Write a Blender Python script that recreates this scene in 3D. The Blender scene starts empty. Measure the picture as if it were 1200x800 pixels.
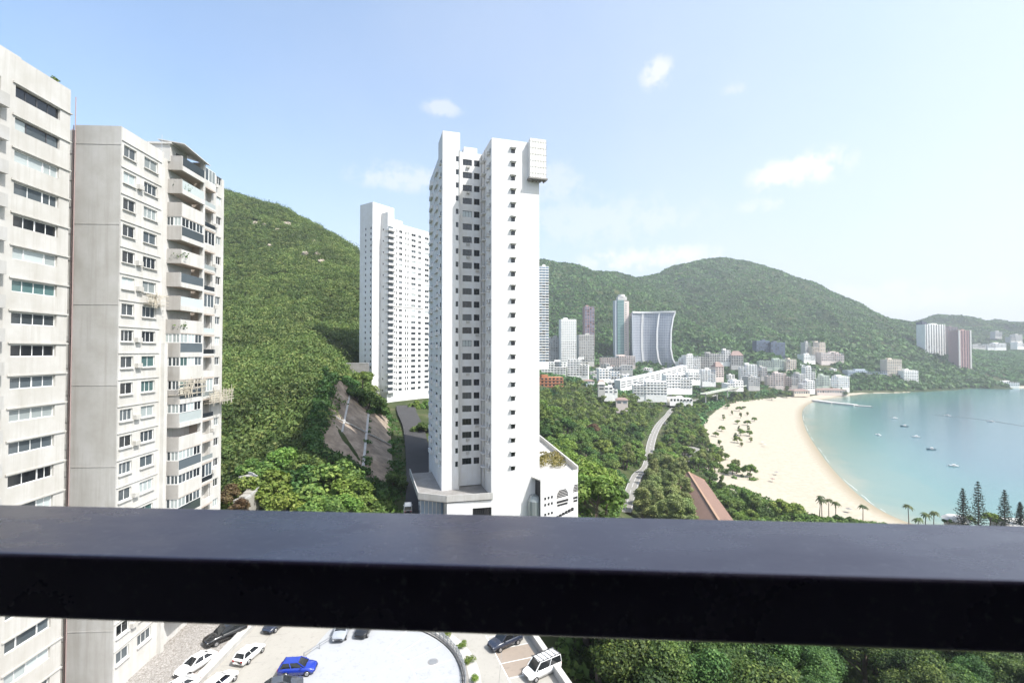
import bpy, math, random
import numpy as np
from mathutils import Vector, Matrix, Euler

SC = bpy.context.scene
COL = SC.collection
R = math.radians

# ------------------------------------------------------------------ camera
EYE = 85.0                      # eye height above the sea
FPX = 560.0                     # focal length in photo pixels (1200 wide)
PITCH = R(1.125)
cam = bpy.data.cameras.new('camera')
cam.sensor_width = 36.0
cam.lens = 36.0 * FPX / 1200.0
cam.clip_start = 0.05
cam.clip_end = 20000.0
cam.dof.use_dof = True
cam.dof.focus_distance = 90.0
cam.dof.aperture_fstop = 9.0
camo = bpy.data.objects.new('camera', cam)
COL.objects.link(camo)
camo.location = (0, 0, EYE)
camo.rotation_euler = (R(90) + PITCH, 0, R(0))
SC.camera = camo

# ------------------------------------------------------------------ sky and sun
SUN = Vector((1.25, -0.70, 1.90)).normalized()
SUN_EL = math.asin(SUN.z)
SUN_AZ = math.atan2(SUN.x, SUN.y)
world = bpy.data.worlds.new('World')
SC.world = world
world.use_nodes = True
wn = world.node_tree.nodes
wl = world.node_tree.links
wn.clear()
w_out = wn.new('ShaderNodeOutputWorld')
w_bg = wn.new('ShaderNodeBackground')
w_sky = wn.new('ShaderNodeTexSky')
w_sky.sky_type = 'NISHITA'
w_sky.sun_disc = False
w_sky.sun_elevation = SUN_EL
w_sky.sun_rotation = SUN_AZ
w_sky.air_density = 1.0
w_sky.dust_density = 4.0
w_sky.ozone_density = 1.0
w_bg.inputs['Strength'].default_value = 0.15
w_tc = wn.new('ShaderNodeTexCoord')


def wmath(op, a, b=None, clamp=False):
    n = wn.new('ShaderNodeMath')
    n.operation = op
    n.use_clamp = clamp
    for i, x in enumerate((a, b)):
        if x is None:
            continue
        if isinstance(x, (int, float)):
            n.inputs[i].default_value = x
        else:
            wl.new(x, n.inputs[i])
    return n.outputs[0]


def ray(px, py):
    u = (px - 600) / FPX
    v = (400 - py) / FPX
    return Vector((u, math.cos(PITCH) - v * math.sin(PITCH), v * math.cos(PITCH) + math.sin(PITCH)))


w_noise = wn.new('ShaderNodeTexNoise')
w_noise.inputs['Scale'].default_value = 30.0
w_noise.inputs['Detail'].default_value = 7.0
w_noise.inputs['Roughness'].default_value = 0.62
wl.new(w_tc.outputs['Generated'], w_noise.inputs['Vector'])
cloud = None
# small fair-weather clouds: direction, half width, half height, density
for (cx, cy, hw, hh, dens) in ((770, 86, 19, 17, .8), (912, 208, 30, 20, 1.0), (950, 196, 40, 20, 1.0), (893, 240, 26, 10, .45),
                               (468, 208, 62, 16, .55), (518, 127, 24, 10, .55), (755, 303, 85, 15, 1.0), (650, 215, 44, 26, .4),
                               (1010, 350, 120, 22, .5), (700, 260, 120, 30, .35), (858, 105, 14, 7, .4)):
    d = ray(cx, cy).normalized()
    sub = wn.new('ShaderNodeVectorMath')
    sub.operation = 'SUBTRACT'
    wl.new(w_tc.outputs['Generated'], sub.inputs[0])
    sub.inputs[1].default_value = d
    mul = wn.new('ShaderNodeVectorMath')
    mul.operation = 'MULTIPLY'
    wl.new(sub.outputs[0], mul.inputs[0])
    k = FPX * ray(cx, cy).length
    mul.inputs[1].default_value = (k / hw, k / hw * .6, k / hh)
    ln = wn.new('ShaderNodeVectorMath')
    ln.operation = 'LENGTH'
    wl.new(mul.outputs[0], ln.inputs[0])
    near = wmath('SUBTRACT', 1.25, ln.outputs['Value'])
    nz = wmath('MULTIPLY', wmath('SUBTRACT', w_noise.outputs['Fac'], 0.52), 4.6)
    m = wmath('MULTIPLY', wmath('MULTIPLY', wmath('ADD', near, nz), 1.25, True), dens * .8)
    lim = wmath('MULTIPLY', near, 1.5, True)
    m = wmath('MULTIPLY', m, lim)
    cloud = m if cloud is None else wmath('MAXIMUM', cloud, m)
w_mix = wn.new('ShaderNodeMixRGB')
wl.new(cloud, w_mix.inputs['Fac'])
w_mix.inputs['Color2'].default_value = (3.3, 3.25, 3.25, 1)
# thin high veil of cirrus, denser towards the right and low down
w_sep = wn.new('ShaderNodeSeparateXYZ')
wl.new(w_tc.outputs['Generated'], w_sep.inputs[0])
low = wmath('POWER', wmath('SUBTRACT', 1.0, wmath('MAXIMUM', w_sep.outputs['Z'], 0.0)), 4.0)
veil = wmath('ADD', wmath('MULTIPLY', w_sep.outputs['X'], 0.34), wmath('MULTIPLY', low, 0.55))
w_n2 = wn.new('ShaderNodeTexNoise')
w_n2.inputs['Scale'].default_value = 2.6
w_n2.inputs['Detail'].default_value = 5.0
wl.new(w_tc.outputs['Generated'], w_n2.inputs['Vector'])
veil = wmath('ADD', wmath('ADD', veil, 0.20), wmath('MULTIPLY', wmath('SUBTRACT', w_n2.outputs['Fac'], 0.5), 0.35), True)
w_veil = wn.new('ShaderNodeMixRGB')
wl.new(veil, w_veil.inputs['Fac'])
w_tint = wn.new('ShaderNodeMixRGB')
w_tint.blend_type = 'MULTIPLY'
w_tint.inputs['Fac'].default_value = 1.0
wl.new(w_sky.outputs['Color'], w_tint.inputs['Color1'])
w_tint.inputs['Color2'].default_value = (.885, .965, .985, 1)
wl.new(w_tint.outputs['Color'], w_veil.inputs['Color1'])
w_veil.inputs['Color2'].default_value = (2.66, 2.78, 3.0, 1)
wl.new(w_veil.outputs['Color'], w_mix.inputs['Color1'])
wl.new(w_mix.outputs['Color'], w_bg.inputs['Color'])
wl.new(w_bg.outputs['Background'], w_out.inputs['Surface'])

sun = bpy.data.lights.new('sun', 'SUN')
sun.energy = 3.2
sun.angle = R(0.53)
sun.color = (1.0, 0.97, 0.925)
suno = bpy.data.objects.new('sun', sun)
COL.objects.link(suno)
suno.rotation_euler = SUN.to_track_quat('Z', 'Y').to_euler()
suno.location = (200, -100, 400)

SC.view_settings.view_transform = 'Standard'
SC.view_settings.look = 'None'
SC.view_settings.exposure = 1.2
SC.view_settings.gamma = 1.0
SC.cycles.max_bounces = 6
SC.cycles.volume_bounces = 0
SC.cycles.transparent_max_bounces = 6
SC.cycles.caustics_reflective = False
SC.cycles.caustics_refractive = False


# ------------------------------------------------------------------ helpers
def P(px, py, Y):
    """the world point seen at photo pixel (px, py) at forward distance Y"""
    r = ray(px, py)
    t = Y / r.y
    return Vector((r.x * t, Y, EYE + r.z * t))


def G(px, py, z):
    """the world point seen at photo pixel (px, py) on the level z"""
    r = ray(px, py)
    t = (z - EYE) / r.z
    return Vector((r.x * t, r.y * t, z))


class MB:
    def __init__(s):
        s.v, s.f, s.m = [], [], []

    def add(s, vs, fs, m=0):
        o = len(s.v)
        s.v += [tuple(p) for p in vs]
        for f in fs:
            s.f.append(tuple(o + i for i in f))
            s.m.append(m)
        return s

    def quad(s, a, b, c, d, m=0):
        return s.add([a, b, c, d], [(0, 1, 2, 3)], m)

    def box(s, x0, x1, y0, y1, z0, z1, m=0):
        vs = [(x0, y0, z0), (x1, y0, z0), (x1, y1, z0), (x0, y1, z0), (x0, y0, z1), (x1, y0, z1), (x1, y1, z1), (x0, y1, z1)]
        return s.add(vs, [(3, 2, 1, 0), (4, 5, 6, 7), (0, 1, 5, 4), (1, 2, 6, 5), (2, 3, 7, 6), (3, 0, 4, 7)], m)

    def prism(s, poly, z0, z1, m=0, mtop=None):
        n = len(poly)
        vs = [(p[0], p[1], z0) for p in poly] + [(p[0], p[1], z1) for p in poly]
        s.add(vs, [(i, (i + 1) % n, n + (i + 1) % n, n + i) for i in range(n)] + [tuple(reversed(range(n)))], m)
        s.add([(p[0], p[1], z1) for p in poly], [tuple(range(n))], m if mtop is None else mtop)
        return s

    def cyl(s, p0, p1, r0, r1=None, n=8, m=0):
        r1 = r0 if r1 is None else r1
        p0, p1 = Vector(p0), Vector(p1)
        ax = (p1 - p0).normalized()
        t = ax.orthogonal().normalized()
        b = ax.cross(t)
        vs = []
        for (p, r) in ((p0, r0), (p1, r1)):
            for i in range(n):
                a = 2 * math.pi * i / n
                vs.append(p + t * (r * math.cos(a)) + b * (r * math.sin(a)))
        fs = [(i, (i + 1) % n, n + (i + 1) % n, n + i) for i in range(n)]
        fs += [tuple(reversed(range(n))), tuple(range(n, 2 * n))]
        return s.add(vs, fs, m)

    def bar(s, p0, p1, w, h, m=0):
        """a straight bar of width w (level) and height h between two points"""
        p0, p1 = Vector(p0), Vector(p1)
        d = (p1 - p0).normalized()
        sd = d.cross(Vector((0, 0, 1)))
        if sd.length < 1e-4:
            sd = Vector((1, 0, 0))
        sd = sd.normalized() * (w / 2)
        up = sd.cross(d).normalized() * (h / 2)
        vs = [p0 - sd - up, p0 + sd - up, p0 + sd + up, p0 - sd + up, p1 - sd - up, p1 + sd - up, p1 + sd + up, p1 - sd + up]
        return s.add(vs, [(0, 1, 2, 3), (7, 6, 5, 4), (0, 4, 5, 1), (1, 5, 6, 2), (2, 6, 7, 3), (3, 7, 4, 0)], m)

    def wall(s, org, du, w, h, holes, depth, m=0, mr=None):
        """a wall from org along du (plan), outward normal to the right of du, with punched holes and reveals"""
        mr = m if mr is None else mr
        us = sorted({0.0, float(w)} | {x for q in holes for x in q[:2]})
        vs_ = sorted({0.0, float(h)} | {x for q in holes for x in q[2:4]})
        org = Vector(org)
        d = Vector((du[0], du[1], 0)).normalized()
        n = Vector((d.y, -d.x, 0))
        up = Vector((0, 0, 1))

        def pt(u, v, k=0.0):
            return org + d * u + up * v - n * k
        for j in range(len(vs_) - 1):
            v0, v1 = vs_[j], vs_[j + 1]
            run = None
            for i in range(len(us)):
                solid = False
                if i < len(us) - 1:
                    uc, vc = (us[i] + us[i + 1]) / 2, (v0 + v1) / 2
                    solid = not any(q[0] < uc < q[1] and q[2] < vc < q[3] for q in holes)
                if solid and run is None:
                    run = us[i]
                if not solid and run is not None:
                    s.quad(pt(run, v0), pt(us[i], v0), pt(us[i], v1), pt(run, v1), m)
                    run = None
        for q in holes:
            a, b, c, e = q[:4]
            s.quad(pt(a, c), pt(a, c, depth), pt(a, e, depth), pt(a, e), mr)
            s.quad(pt(b, c, depth), pt(b, c), pt(b, e), pt(b, e, depth), mr)
            s.quad(pt(a, c), pt(b, c), pt(b, c, depth), pt(a, c, depth), mr)
            s.quad(pt(a, e, depth), pt(b, e, depth), pt(b, e), pt(a, e), mr)
        return s

    def mesh(s, name, mats, smooth=False):
        me = bpy.data.meshes.new(name)
        me.from_pydata(s.v, [], s.f)
        for m in (mats if isinstance(mats, (list, tuple)) else [mats]):
            me.materials.append(m)
        me.polygons.foreach_set('material_index', s.m)
        if smooth:
            me.polygons.foreach_set('use_smooth', [True] * len(s.f))
        me.update()
        return me

    def build(s, name, mats, parent=None, loc=None, rz=0, smooth=False):
        return put(name, s.mesh(name, mats, smooth), parent, loc, rz)


def put(name, me, parent=None, loc=None, rz=0):
    o = bpy.data.objects.new(name, me)
    COL.objects.link(o)
    if parent is not None:
        o.parent = parent
    if loc is not None:
        o.location = loc
    if rz:
        o.rotation_euler = (0, 0, rz)
    return o


def tag(o, label, cat, group=None, kind=None):
    o['label'] = label
    o['category'] = cat
    if group:
        o['group'] = group
    if kind:
        o['kind'] = kind
    return o


def struct(o):
    o['kind'] = 'structure'
    return o


def thing(name, label, cat, loc=(0, 0, 0), rz=0, group=None):
    o = bpy.data.objects.new(name, None)
    o.empty_display_size = 0.5
    COL.objects.link(o)
    o.location = loc
    o.rotation_euler = (0, 0, rz)
    return tag(o, label, cat, group)


def dup(root, loc, rz=0, label=None, group=None, scale=None):
    r = root.copy()
    COL.objects.link(r)
    r.location = loc
    r.rotation_euler = (0, 0, rz)
    if scale is not None:
        r.scale = scale
    if label:
        r['label'] = label
    if group:
        r['group'] = group
    for ch in list(root.children):
        c = ch.copy()
        COL.objects.link(c)
        c.parent = r
        for g in list(ch.children):
            d = g.copy()
            COL.objects.link(d)
            d.parent = c
    return r


def np_mesh(name, V, F, mats, tint=None, smooth=False, face_mat=None):
    """a big mesh from numpy arrays; F is an (n, 4) or (n, 3) index array"""
    me = bpy.data.meshes.new(name)
    k = F.shape[1]
    me.vertices.add(len(V))
    me.vertices.foreach_set('co', np.ascontiguousarray(V, dtype=np.float32).ravel())
    me.loops.add(F.size)
    me.loops.foreach_set('vertex_index', np.ascontiguousarray(F, dtype=np.int32).ravel())
    me.polygons.add(len(F))
    me.polygons.foreach_set('loop_start', np.arange(0, F.size, k, dtype=np.int32))
    me.polygons.foreach_set('loop_total', np.full(len(F), k, dtype=np.int32))
    for m in (mats if isinstance(mats, (list, tuple)) else [mats]):
        me.materials.append(m)
    if smooth:
        me.polygons.foreach_set('use_smooth', np.ones(len(F), dtype=bool))
    if face_mat is not None:
        me.polygons.foreach_set('material_index', np.ascontiguousarray(face_mat, dtype=np.int32))
    if tint is not None:
        dom = 'FACE' if len(tint) == len(F) else 'POINT'
        at = me.attributes.new('tint', 'FLOAT', dom)
        at.data.foreach_set('value', np.ascontiguousarray(tint, dtype=np.float32))
    me.update(calc_edges=True)
    me.validate()
    return me


# ------------------------------------------------------------------ materials
def newmat(name):
    m = bpy.data.materials.new(name)
    m.use_nodes = True
    nt = m.node_tree
    return m, nt, nt.nodes, nt.links, nt.nodes['Principled BSDF']


def mix_col(N, L, fac, a, b, mode='MIX'):
    n = N.new('ShaderNodeMixRGB')
    n.blend_type = mode
    for sock, val in ((n.inputs['Fac'], fac), (n.inputs['Color1'], a), (n.inputs['Color2'], b)):
        if isinstance(val, (int, float)):
            sock.default_value = val
        elif isinstance(val, tuple):
            sock.default_value = val if len(val) == 4 else val + (1,)
        else:
            L.new(val, sock)
    return n.outputs['Color']


def noise(N, L, scale, detail=4, rough=.6, vec=None, stretch=None):
    n = N.new('ShaderNodeTexNoise')
    n.inputs['Scale'].default_value = scale
    n.inputs['Detail'].default_value = detail
    n.inputs['Roughness'].default_value = rough
    if vec is None:
        tc = N.new('ShaderNodeNewGeometry')
        vec = tc.outputs['Position']
    if stretch:
        mp = N.new('ShaderNodeMapping')
        mp.inputs['Scale'].default_value = stretch
        L.new(vec, mp.inputs['Vector'])
        vec = mp.outputs['Vector']
    L.new(vec, n.inputs['Vector'])
    return n.outputs['Fac']


def ramp(N, L, fac, stops):
    n = N.new('ShaderNodeValToRGB')
    L.new(fac, n.inputs['Fac'])
    cr = n.color_ramp
    while len(cr.elements) < len(stops):
        cr.elements.new(0.5)
    for e, (p, c) in zip(cr.elements, stops):
        e.position = p
        e.color = tuple(c) + (1,) if len(c) == 3 else c
    return n.outputs['Color']


def bump(N, L, bsdf, height, strength=.3, dist=.1):
    n = N.new('ShaderNodeBump')
    n.inputs['Strength'].default_value = strength
    n.inputs['Distance'].default_value = dist
    L.new(height, n.inputs['Height'])
    L.new(n.outputs['Normal'], bsdf.inputs['Normal'])


def wall_mat(name, col, stain=.18, rough=.8, grain=9.0, streak=True):
    """paint or concrete with soft weather stains running down it"""
    m, nt, N, L, b = newmat(name)
    dark = tuple(c * (1 - stain) * k for c, k in zip(col, (1, .98, .94)))
    base = mix_col(N, L, ramp(N, L, noise(N, L, .35, 5), [(.35, (0, 0, 0)), (.7, (1, 1, 1))]), col, dark)
    if streak:
        st = ramp(N, L, noise(N, L, 1.0, 5, .7, stretch=(1.4, 1.4, .07)), [(.48, (0, 0, 0)), (.75, (1, 1, 1))])
        base = mix_col(N, L, st, base, tuple(c * (1 - 1.35 * stain) * k for c, k in zip(col, (1, .97, .92))))
    L.new(base, b.inputs['Base Color'])
    b.inputs['Roughness'].default_value = rough
    bump(N, L, b, noise(N, L, grain, 4), .15, .02)
    return m


def plain(name, col, rough=.5, metal=0.0, vary=.12, scale=3.0, spec=.5):
    m, nt, N, L, b = newmat(name)
    base = mix_col(N, L, noise(N, L, scale, 4), tuple(c * (1 + vary) for c in col), tuple(c * (1 - vary) for c in col))
    L.new(base, b.inputs['Base Color'])
    b.inputs['Roughness'].default_value = rough
    b.inputs['Metallic'].default_value = metal
    b.inputs['Specular IOR Level'].default_value = spec
    return m


def glass_mat(name, col, rough=.06, spec=.7):
    m, nt, N, L, b = newmat(name)
    oi = N.new('ShaderNodeObjectInfo')
    mul = N.new('ShaderNodeMath')
    mul.operation = 'MULTIPLY_ADD'
    L.new(oi.outputs['Random'], mul.inputs[0])
    mul.inputs[1].default_value = .9
    mul.inputs[2].default_value = .5
    c = mix_col(N, L, 1.0, col, mul.outputs[0], 'MULTIPLY')
    L.new(c, b.inputs['Base Color'])
    b.inputs['Roughness'].default_value = rough
    b.inputs['Specular IOR Level'].default_value = spec
    bump(N, L, b, noise(N, L, .8, 2), .04, .05)
    return m


def leaf_mat(name, dark, mid, light, trans=.25, tinted=True, patch=.09):
    """foliage: each leaf clump has its own tint, broad patches differ in kind"""
    m, nt, N, L, b = newmat(name)
    at = N.new('ShaderNodeAttribute')
    at.attribute_name = 'tint'
    c = ramp(N, L, at.outputs['Fac'], [(0.0, dark), (.5, mid), (1.0, light)])
    oi = N.new('ShaderNodeObjectInfo')
    hs = N.new('ShaderNodeHueSaturation')
    mr = N.new('ShaderNodeMapRange')
    L.new(oi.outputs['Random'], mr.inputs['Value'])
    mr.inputs['To Min'].default_value = .475
    mr.inputs['To Max'].default_value = .52
    L.new(mr.outputs['Result'], hs.inputs['Hue'])
    mv = N.new('ShaderNodeMapRange')
    L.new(noise(N, L, patch, 3), mv.inputs['Value'])
    mv.inputs['From Min'].default_value = .3
    mv.inputs['From Max'].default_value = .7
    mv.inputs['To Min'].default_value = .62
    mv.inputs['To Max'].default_value = 1.4
    L.new(mv.outputs['Result'], hs.inputs['Value'])
    hs.inputs['Saturation'].default_value = 1.0
    L.new(c, hs.inputs['Color'])
    L.new(hs.outputs['Color'], b.inputs['Base Color'])
    b.inputs['Roughness'].default_value = .6
    b.inputs['Specular IOR Level'].default_value = .25
    tr = N.new('ShaderNodeBsdfTranslucent')
    tc = mix_col(N, L, 1.0, hs.outputs['Color'], (1.0, 1.15, .5), 'MULTIPLY')
    L.new(tc, tr.inputs['Color'])
    ms = N.new('ShaderNodeMixShader')
    ms.inputs['Fac'].default_value = trans
    L.new(b.outputs['BSDF'], ms.inputs[1])
    L.new(tr.outputs['BSDF'], ms.inputs[2])
    L.new(ms.outputs['Shader'], N['Material Output'].inputs['Surface'])
    return m


M = {}
M['white'] = wall_mat('white_paint', (.535, .528, .51), .16)
M['white_clean'] = wall_mat('clean_white_paint', (.665, .665, .67), .09)
M['offwhite'] = wall_mat('cream_paint', (.485, .475, .455), .17)
M['concrete'] = wall_mat('grey_concrete', (.425, .42, .41), .2)
M['concrete_dark'] = wall_mat('dark_concrete', (.27, .26, .25), .25)
M['balcony_grey'] = wall_mat('grey_mosaic_tile', (.40, .385, .37), .2)
M['gl_far'] = glass_mat('haze_paled_far_glass', (.17, .19, .21), .2)  # far windows: haze put into the paler glass colour
M['white_far'] = wall_mat('brightened_white_render', (.80, .79, .77), .08, streak=False)  # far copy of the white, sunlight brightened into its colour
M['frame'] = plain('white_window_frame', (.72, .72, .71), .4)
M['frame_dark'] = plain('dark_window_frame', (.06, .06, .065), .4)
M['gl_dark'] = glass_mat('dark_glass', (.018, .022, .026))
M['gl_mid'] = glass_mat('grey_glass', (.07, .085, .095))
M['gl_teal'] = glass_mat('teal_tinted_glass', (.07, .125, .125))
M['gl_pale'] = glass_mat('glass_with_pale_curtain', (.36, .40, .40), .12)
M['gl_blue'] = glass_mat('blue_grey_glass', (.10, .15, .21), .1)
m, nt, N, L, b = newmat('dusty_dark_rail_paint')
du_ = ramp(N, L, noise(N, L, 7, 6, .65, stretch=(1, 2.2, 1)), [(.36, (0, 0, 0)), (.70, (1, 1, 1))])
sp_ = ramp(N, L, noise(N, L, 90, 4, .7), [(.57, (0, 0, 0)), (.70, (1, 1, 1))])
c = mix_col(N, L, du_, (.046, .034, .066), (.072, .058, .094))
L.new(mix_col(N, L, sp_, c, (.10, .092, .115)), b.inputs['Base Color'])
mr = N.new('ShaderNodeMapRange')
L.new(du_, mr.inputs['Value'])
mr.inputs['To Min'].default_value = .20
mr.inputs['To Max'].default_value = .40
b.inputs['Specular IOR Level'].default_value = .95
b.inputs['Specular Tint'].default_value = (1.0, .93, 1.0, 1)
L.new(mr.outputs['Result'], b.inputs['Roughness'])
bump(N, L, b, noise(N, L, 60, 5, .7), .12, .002)
M['rail'] = m
M['steel'] = plain('galvanised_steel', (.42, .43, .44), .4, .7)
M['dark_metal'] = plain('dark_metal', (.05, .05, .055), .45, .4)
M['pipe'] = plain('pinkish_pipe_paint', (.34, .25, .24), .6)
M['timber'] = plain('bamboo', (.46, .42, .35), .7)
M['soil'] = plain('planter_soil', (.12, .09, .06), .95)
M['bark'] = plain('tree_bark', (.13, .10, .075), .95, 0, .3, 4)
M['awning'] = plain('beige_awning_cloth', (.52, .48, .40), .8)
M['black_int'] = plain('dark_interior', (.02, .02, .022), .8)
M['int_warm'] = plain('balcony_ceiling_paint', (.42, .36, .31), .8)

# ------------------------------------------------------------------ terrain
def rbf(pts):
    pts = np.array(pts, float)
    xy = pts[:, :2] / 100.0
    n = len(xy)
    d = np.linalg.norm(xy[:, None] - xy[None], axis=2)
    K = np.where(d > 0, d * d * np.log(d + 1e-9), 0) + np.eye(n) * .002
    A = np.zeros((n + 3, n + 3))
    A[:n, :n] = K
    A[:n, n] = 1
    A[:n, n + 1:] = xy
    A[n:, :n] = A[:n, n:].T
    w = np.linalg.solve(A, np.concatenate([pts[:, 2], [0, 0, 0]]))

    def f(x, y):
        x = np.asarray(x, float)
        y = np.asarray(y, float)
        sh = np.broadcast(x, y).shape
        q = np.stack([np.broadcast_to(x, sh).ravel(), np.broadcast_to(y, sh).ravel()], 1) / 100.0
        out = np.empty(len(q))
        for i in range(0, len(q), 20000):
            b = q[i:i + 20000]
            dd = np.linalg.norm(b[:, None] - xy[None], axis=2)
            out[i:i + 20000] = np.where(dd > 0, dd * dd * np.log(dd + 1e-9), 0) @ w[:n] + w[n] + b @ w[n + 1:]
        return out.reshape(sh)
    return f


def vnoise(x, y, scale, seed=0, octaves=4, gain=.5):
    """smooth value noise in about -1..1"""
    x = np.asarray(x, float) / scale
    y = np.asarray(y, float) / scale
    tot = np.zeros(np.broadcast(x, y).shape)
    amp, norm = 1.0, 0.0
    for o in range(octaves):
        xi, yi = np.floor(x).astype(np.int64), np.floor(y).astype(np.int64)
        fx, fy = x - xi, y - yi
        fx, fy = fx * fx * (3 - 2 * fx), fy * fy * (3 - 2 * fy)

        def h(a, b):
            v = (a * 374761393 + b * 668265263 + (seed + o * 17) * 1442695041) & 0x7fffffff
            v = ((v ^ (v >> 13)) * 1274126177) & 0x7fffffff
            return ((v ^ (v >> 16)) & 0xffff) / 32767.5 - 1
        a = h(xi, yi) * (1 - fx) + h(xi + 1, yi) * fx
        b = h(xi, yi + 1) * (1 - fx) + h(xi + 1, yi + 1) * fx
        tot += amp * (a * (1 - fy) + b * fy)
        norm += amp
        amp *= gain
        x, y = x * 2.03 + 5.1, y * 2.03 + 1.7
    return tot / norm


WATER = [(197, 237), (199, 266), (219, 319), (257, 400), (327, 535), (419, 690), (511, 807), (600, 880), (700, 950),
         (859, 1013), (985, 1082), (1150, 1100), (1350, 1110)]
GP = [(-60, 30, 45.4), (-60, 60, 45.4), (-60, 100, 45.6), (-20, 30, 45.4), (-20, 60, 45.4), (-20, 90, 45.6), (4, 50, 45), (2, 75, 45),
      (0, 100, 46), (-15, 110, 47), (0, 130, 48), (10, 110, 46), (8, 145, 46), (-20, 110, 47.4), (-30, 150, 53.5), (-42, 205, 58.6),
      (-60, 245, 58.8), (-40, 270, 58), (-10, 200, 50), (-20, 250, 54), (14, 58, 38), (30, 55, 32), (60, 60, 26), (100, 95, 20), (62, 98, 21),
      (140, 100, 18), (30, 95, 36), (25, 130, 38), (40, 150, 30), (50, 100, 26), (200, 60, 18), (200, 140, 8), (120, 150, 12),
      (50, 216, 10), (73, 282, 10), (88, 313, 9.5), (147, 484, 8), (218, 643, 8), (355, 829, 8), (20, 200, 35), (20, 300, 36), (40, 260, 20),
      (50, 350, 20), (30, 450, 32), (90, 480, 16), (60, 600, 40), (140, 650, 22), (0, 350, 48), (-40, 400, 58), (100, 700, 40),
      (90, 225, 8), (110, 280, 6), (120, 322, 5), (150, 250, 6), (135, 210, 8), (170, 400, 5), (230, 535, 4.5), (330, 650, 4.5),
      (400, 750, 4.5), (480, 830, 4), (240, 215, 3), (300, 214, 2.5), (230, 190, 4), (400, 205, 2.5), (260, 229, 0), (340, 236, 0),
      (235, 252, -4), (245, 310, -4), (290, 385, -4), (360, 520, -4), (450, 670, -4), (545, 780, -4), (640, 840, -4), (750, 900, -4),
      (880, 965, -4), (1000, 1030, -4), (1200, 1040, -4), (1400, 1050, -4), (300, 262, -4), (420, 245, -3), (400, 300, -8), (600, 500, -8),
      (800, 700, -8), (1000, 800, -8), (1300, 700, -8), (700, 300, -8), (600, 930, 8), (700, 1000, 10), (859, 1044, 12), (985, 1115, 14),
      (1150, 1130, 14), (1300, 1140, 15), (500, 900, 15), (400, 900, 20), (300, 900, 30), (200, 900, 45), (100, 900, 50), (250, 1000, 58),
      (130, 1000, 60), (60, 1000, 60), (400, 1000, 35), (550, 1000, 30), (700, 1060, 40), (450, 1100, 50), (850, 1090, 40), (1000, 1180, 50),
      (300, 1150, 75), (100, 1150, 75), (0, 900, 60), (-50, 700, 62), (0, 600, 55), (60, 750, 45), (150, 800, 35), (250, 800, 18),
      (-120, 120, 42), (-170, 100, 42), (-140, 250, 50), (-170, 400, 50), (-120, 500, 55), (-100, 900, 55), (80, 0, 24), (-20, 0, 45), (250, 0, 8)]
GP += [(x, y, 0) for x, y in WATER]
ground_f = rbf(GP)


def catmull(pts, n=12):
    out = []
    for i in range(len(pts) - 1):
        p0, p1, p2, p3 = (np.array(pts[max(min(j, len(pts) - 1), 0)], float) for j in (i - 1, i, i + 1, i + 2))
        for k in range(n):
            t = k / n
            out.append(.5 * (2 * p1 + (p2 - p0) * t + (2 * p0 - 5 * p1 + 4 * p2 - p3) * t * t + (3 * p1 - p0 - 3 * p2 + p3) * t ** 3))
    out.append(np.array(pts[-1], float))
    return np.array(out)


SHORE = catmull([(212, 226)] + WATER[:10])


def shore_dist(x, y):
    """signed distance to the smooth waterline of the near beach, positive on land"""
    x = np.asarray(x, float)
    y = np.asarray(y, float)
    best = np.full(x.shape, 1e9)
    sg = np.ones(x.shape)
    for a, c in zip(SHORE[:-1], SHORE[1:]):
        d = c - a
        t = np.clip(((x - a[0]) * d[0] + (y - a[1]) * d[1]) / (d @ d), 0, 1)
        dd = np.hypot(x - a[0] - t * d[0], y - a[1] - t * d[1])
        s = d[0] * (y - a[1]) - d[1] * (x - a[0])
        sg = np.where(dd < best, np.sign(s), sg)
        best = np.minimum(best, dd)
    return best * sg


def ground_z(x, y):
    x = np.asarray(x, float)
    y = np.asarray(y, float)
    z = ground_f(x, y)
    near = (x > 60) & (x < 760) & (y > 215) & (y < 980)
    if near.any():
        sd = shore_dist(x[near], y[near])
        zb = np.clip(sd * .045, -3.0, 3.2)
        w = np.clip((85 - np.abs(sd)) / 40, 0, 1) * np.clip((y[near] - 222) / 12, 0, 1) * np.clip((960 - y[near]) / 60, 0, 1)
        z = z.copy()
        z[near] = z[near] * (1 - w) + zb * w
    rz = np.interp(y, [88, 112, 150, 205, 245], [46.0, 48.0, 52.5, 58.6, 59.2]) - .35
    cut = (x > -62) & (x < -11) & (y > 92) & (y < 262)
    return np.where(cut, np.minimum(z, rz), z)


def gz(x, y):
    return float(ground_z(np.array([x]), np.array([y]))[0])


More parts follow.
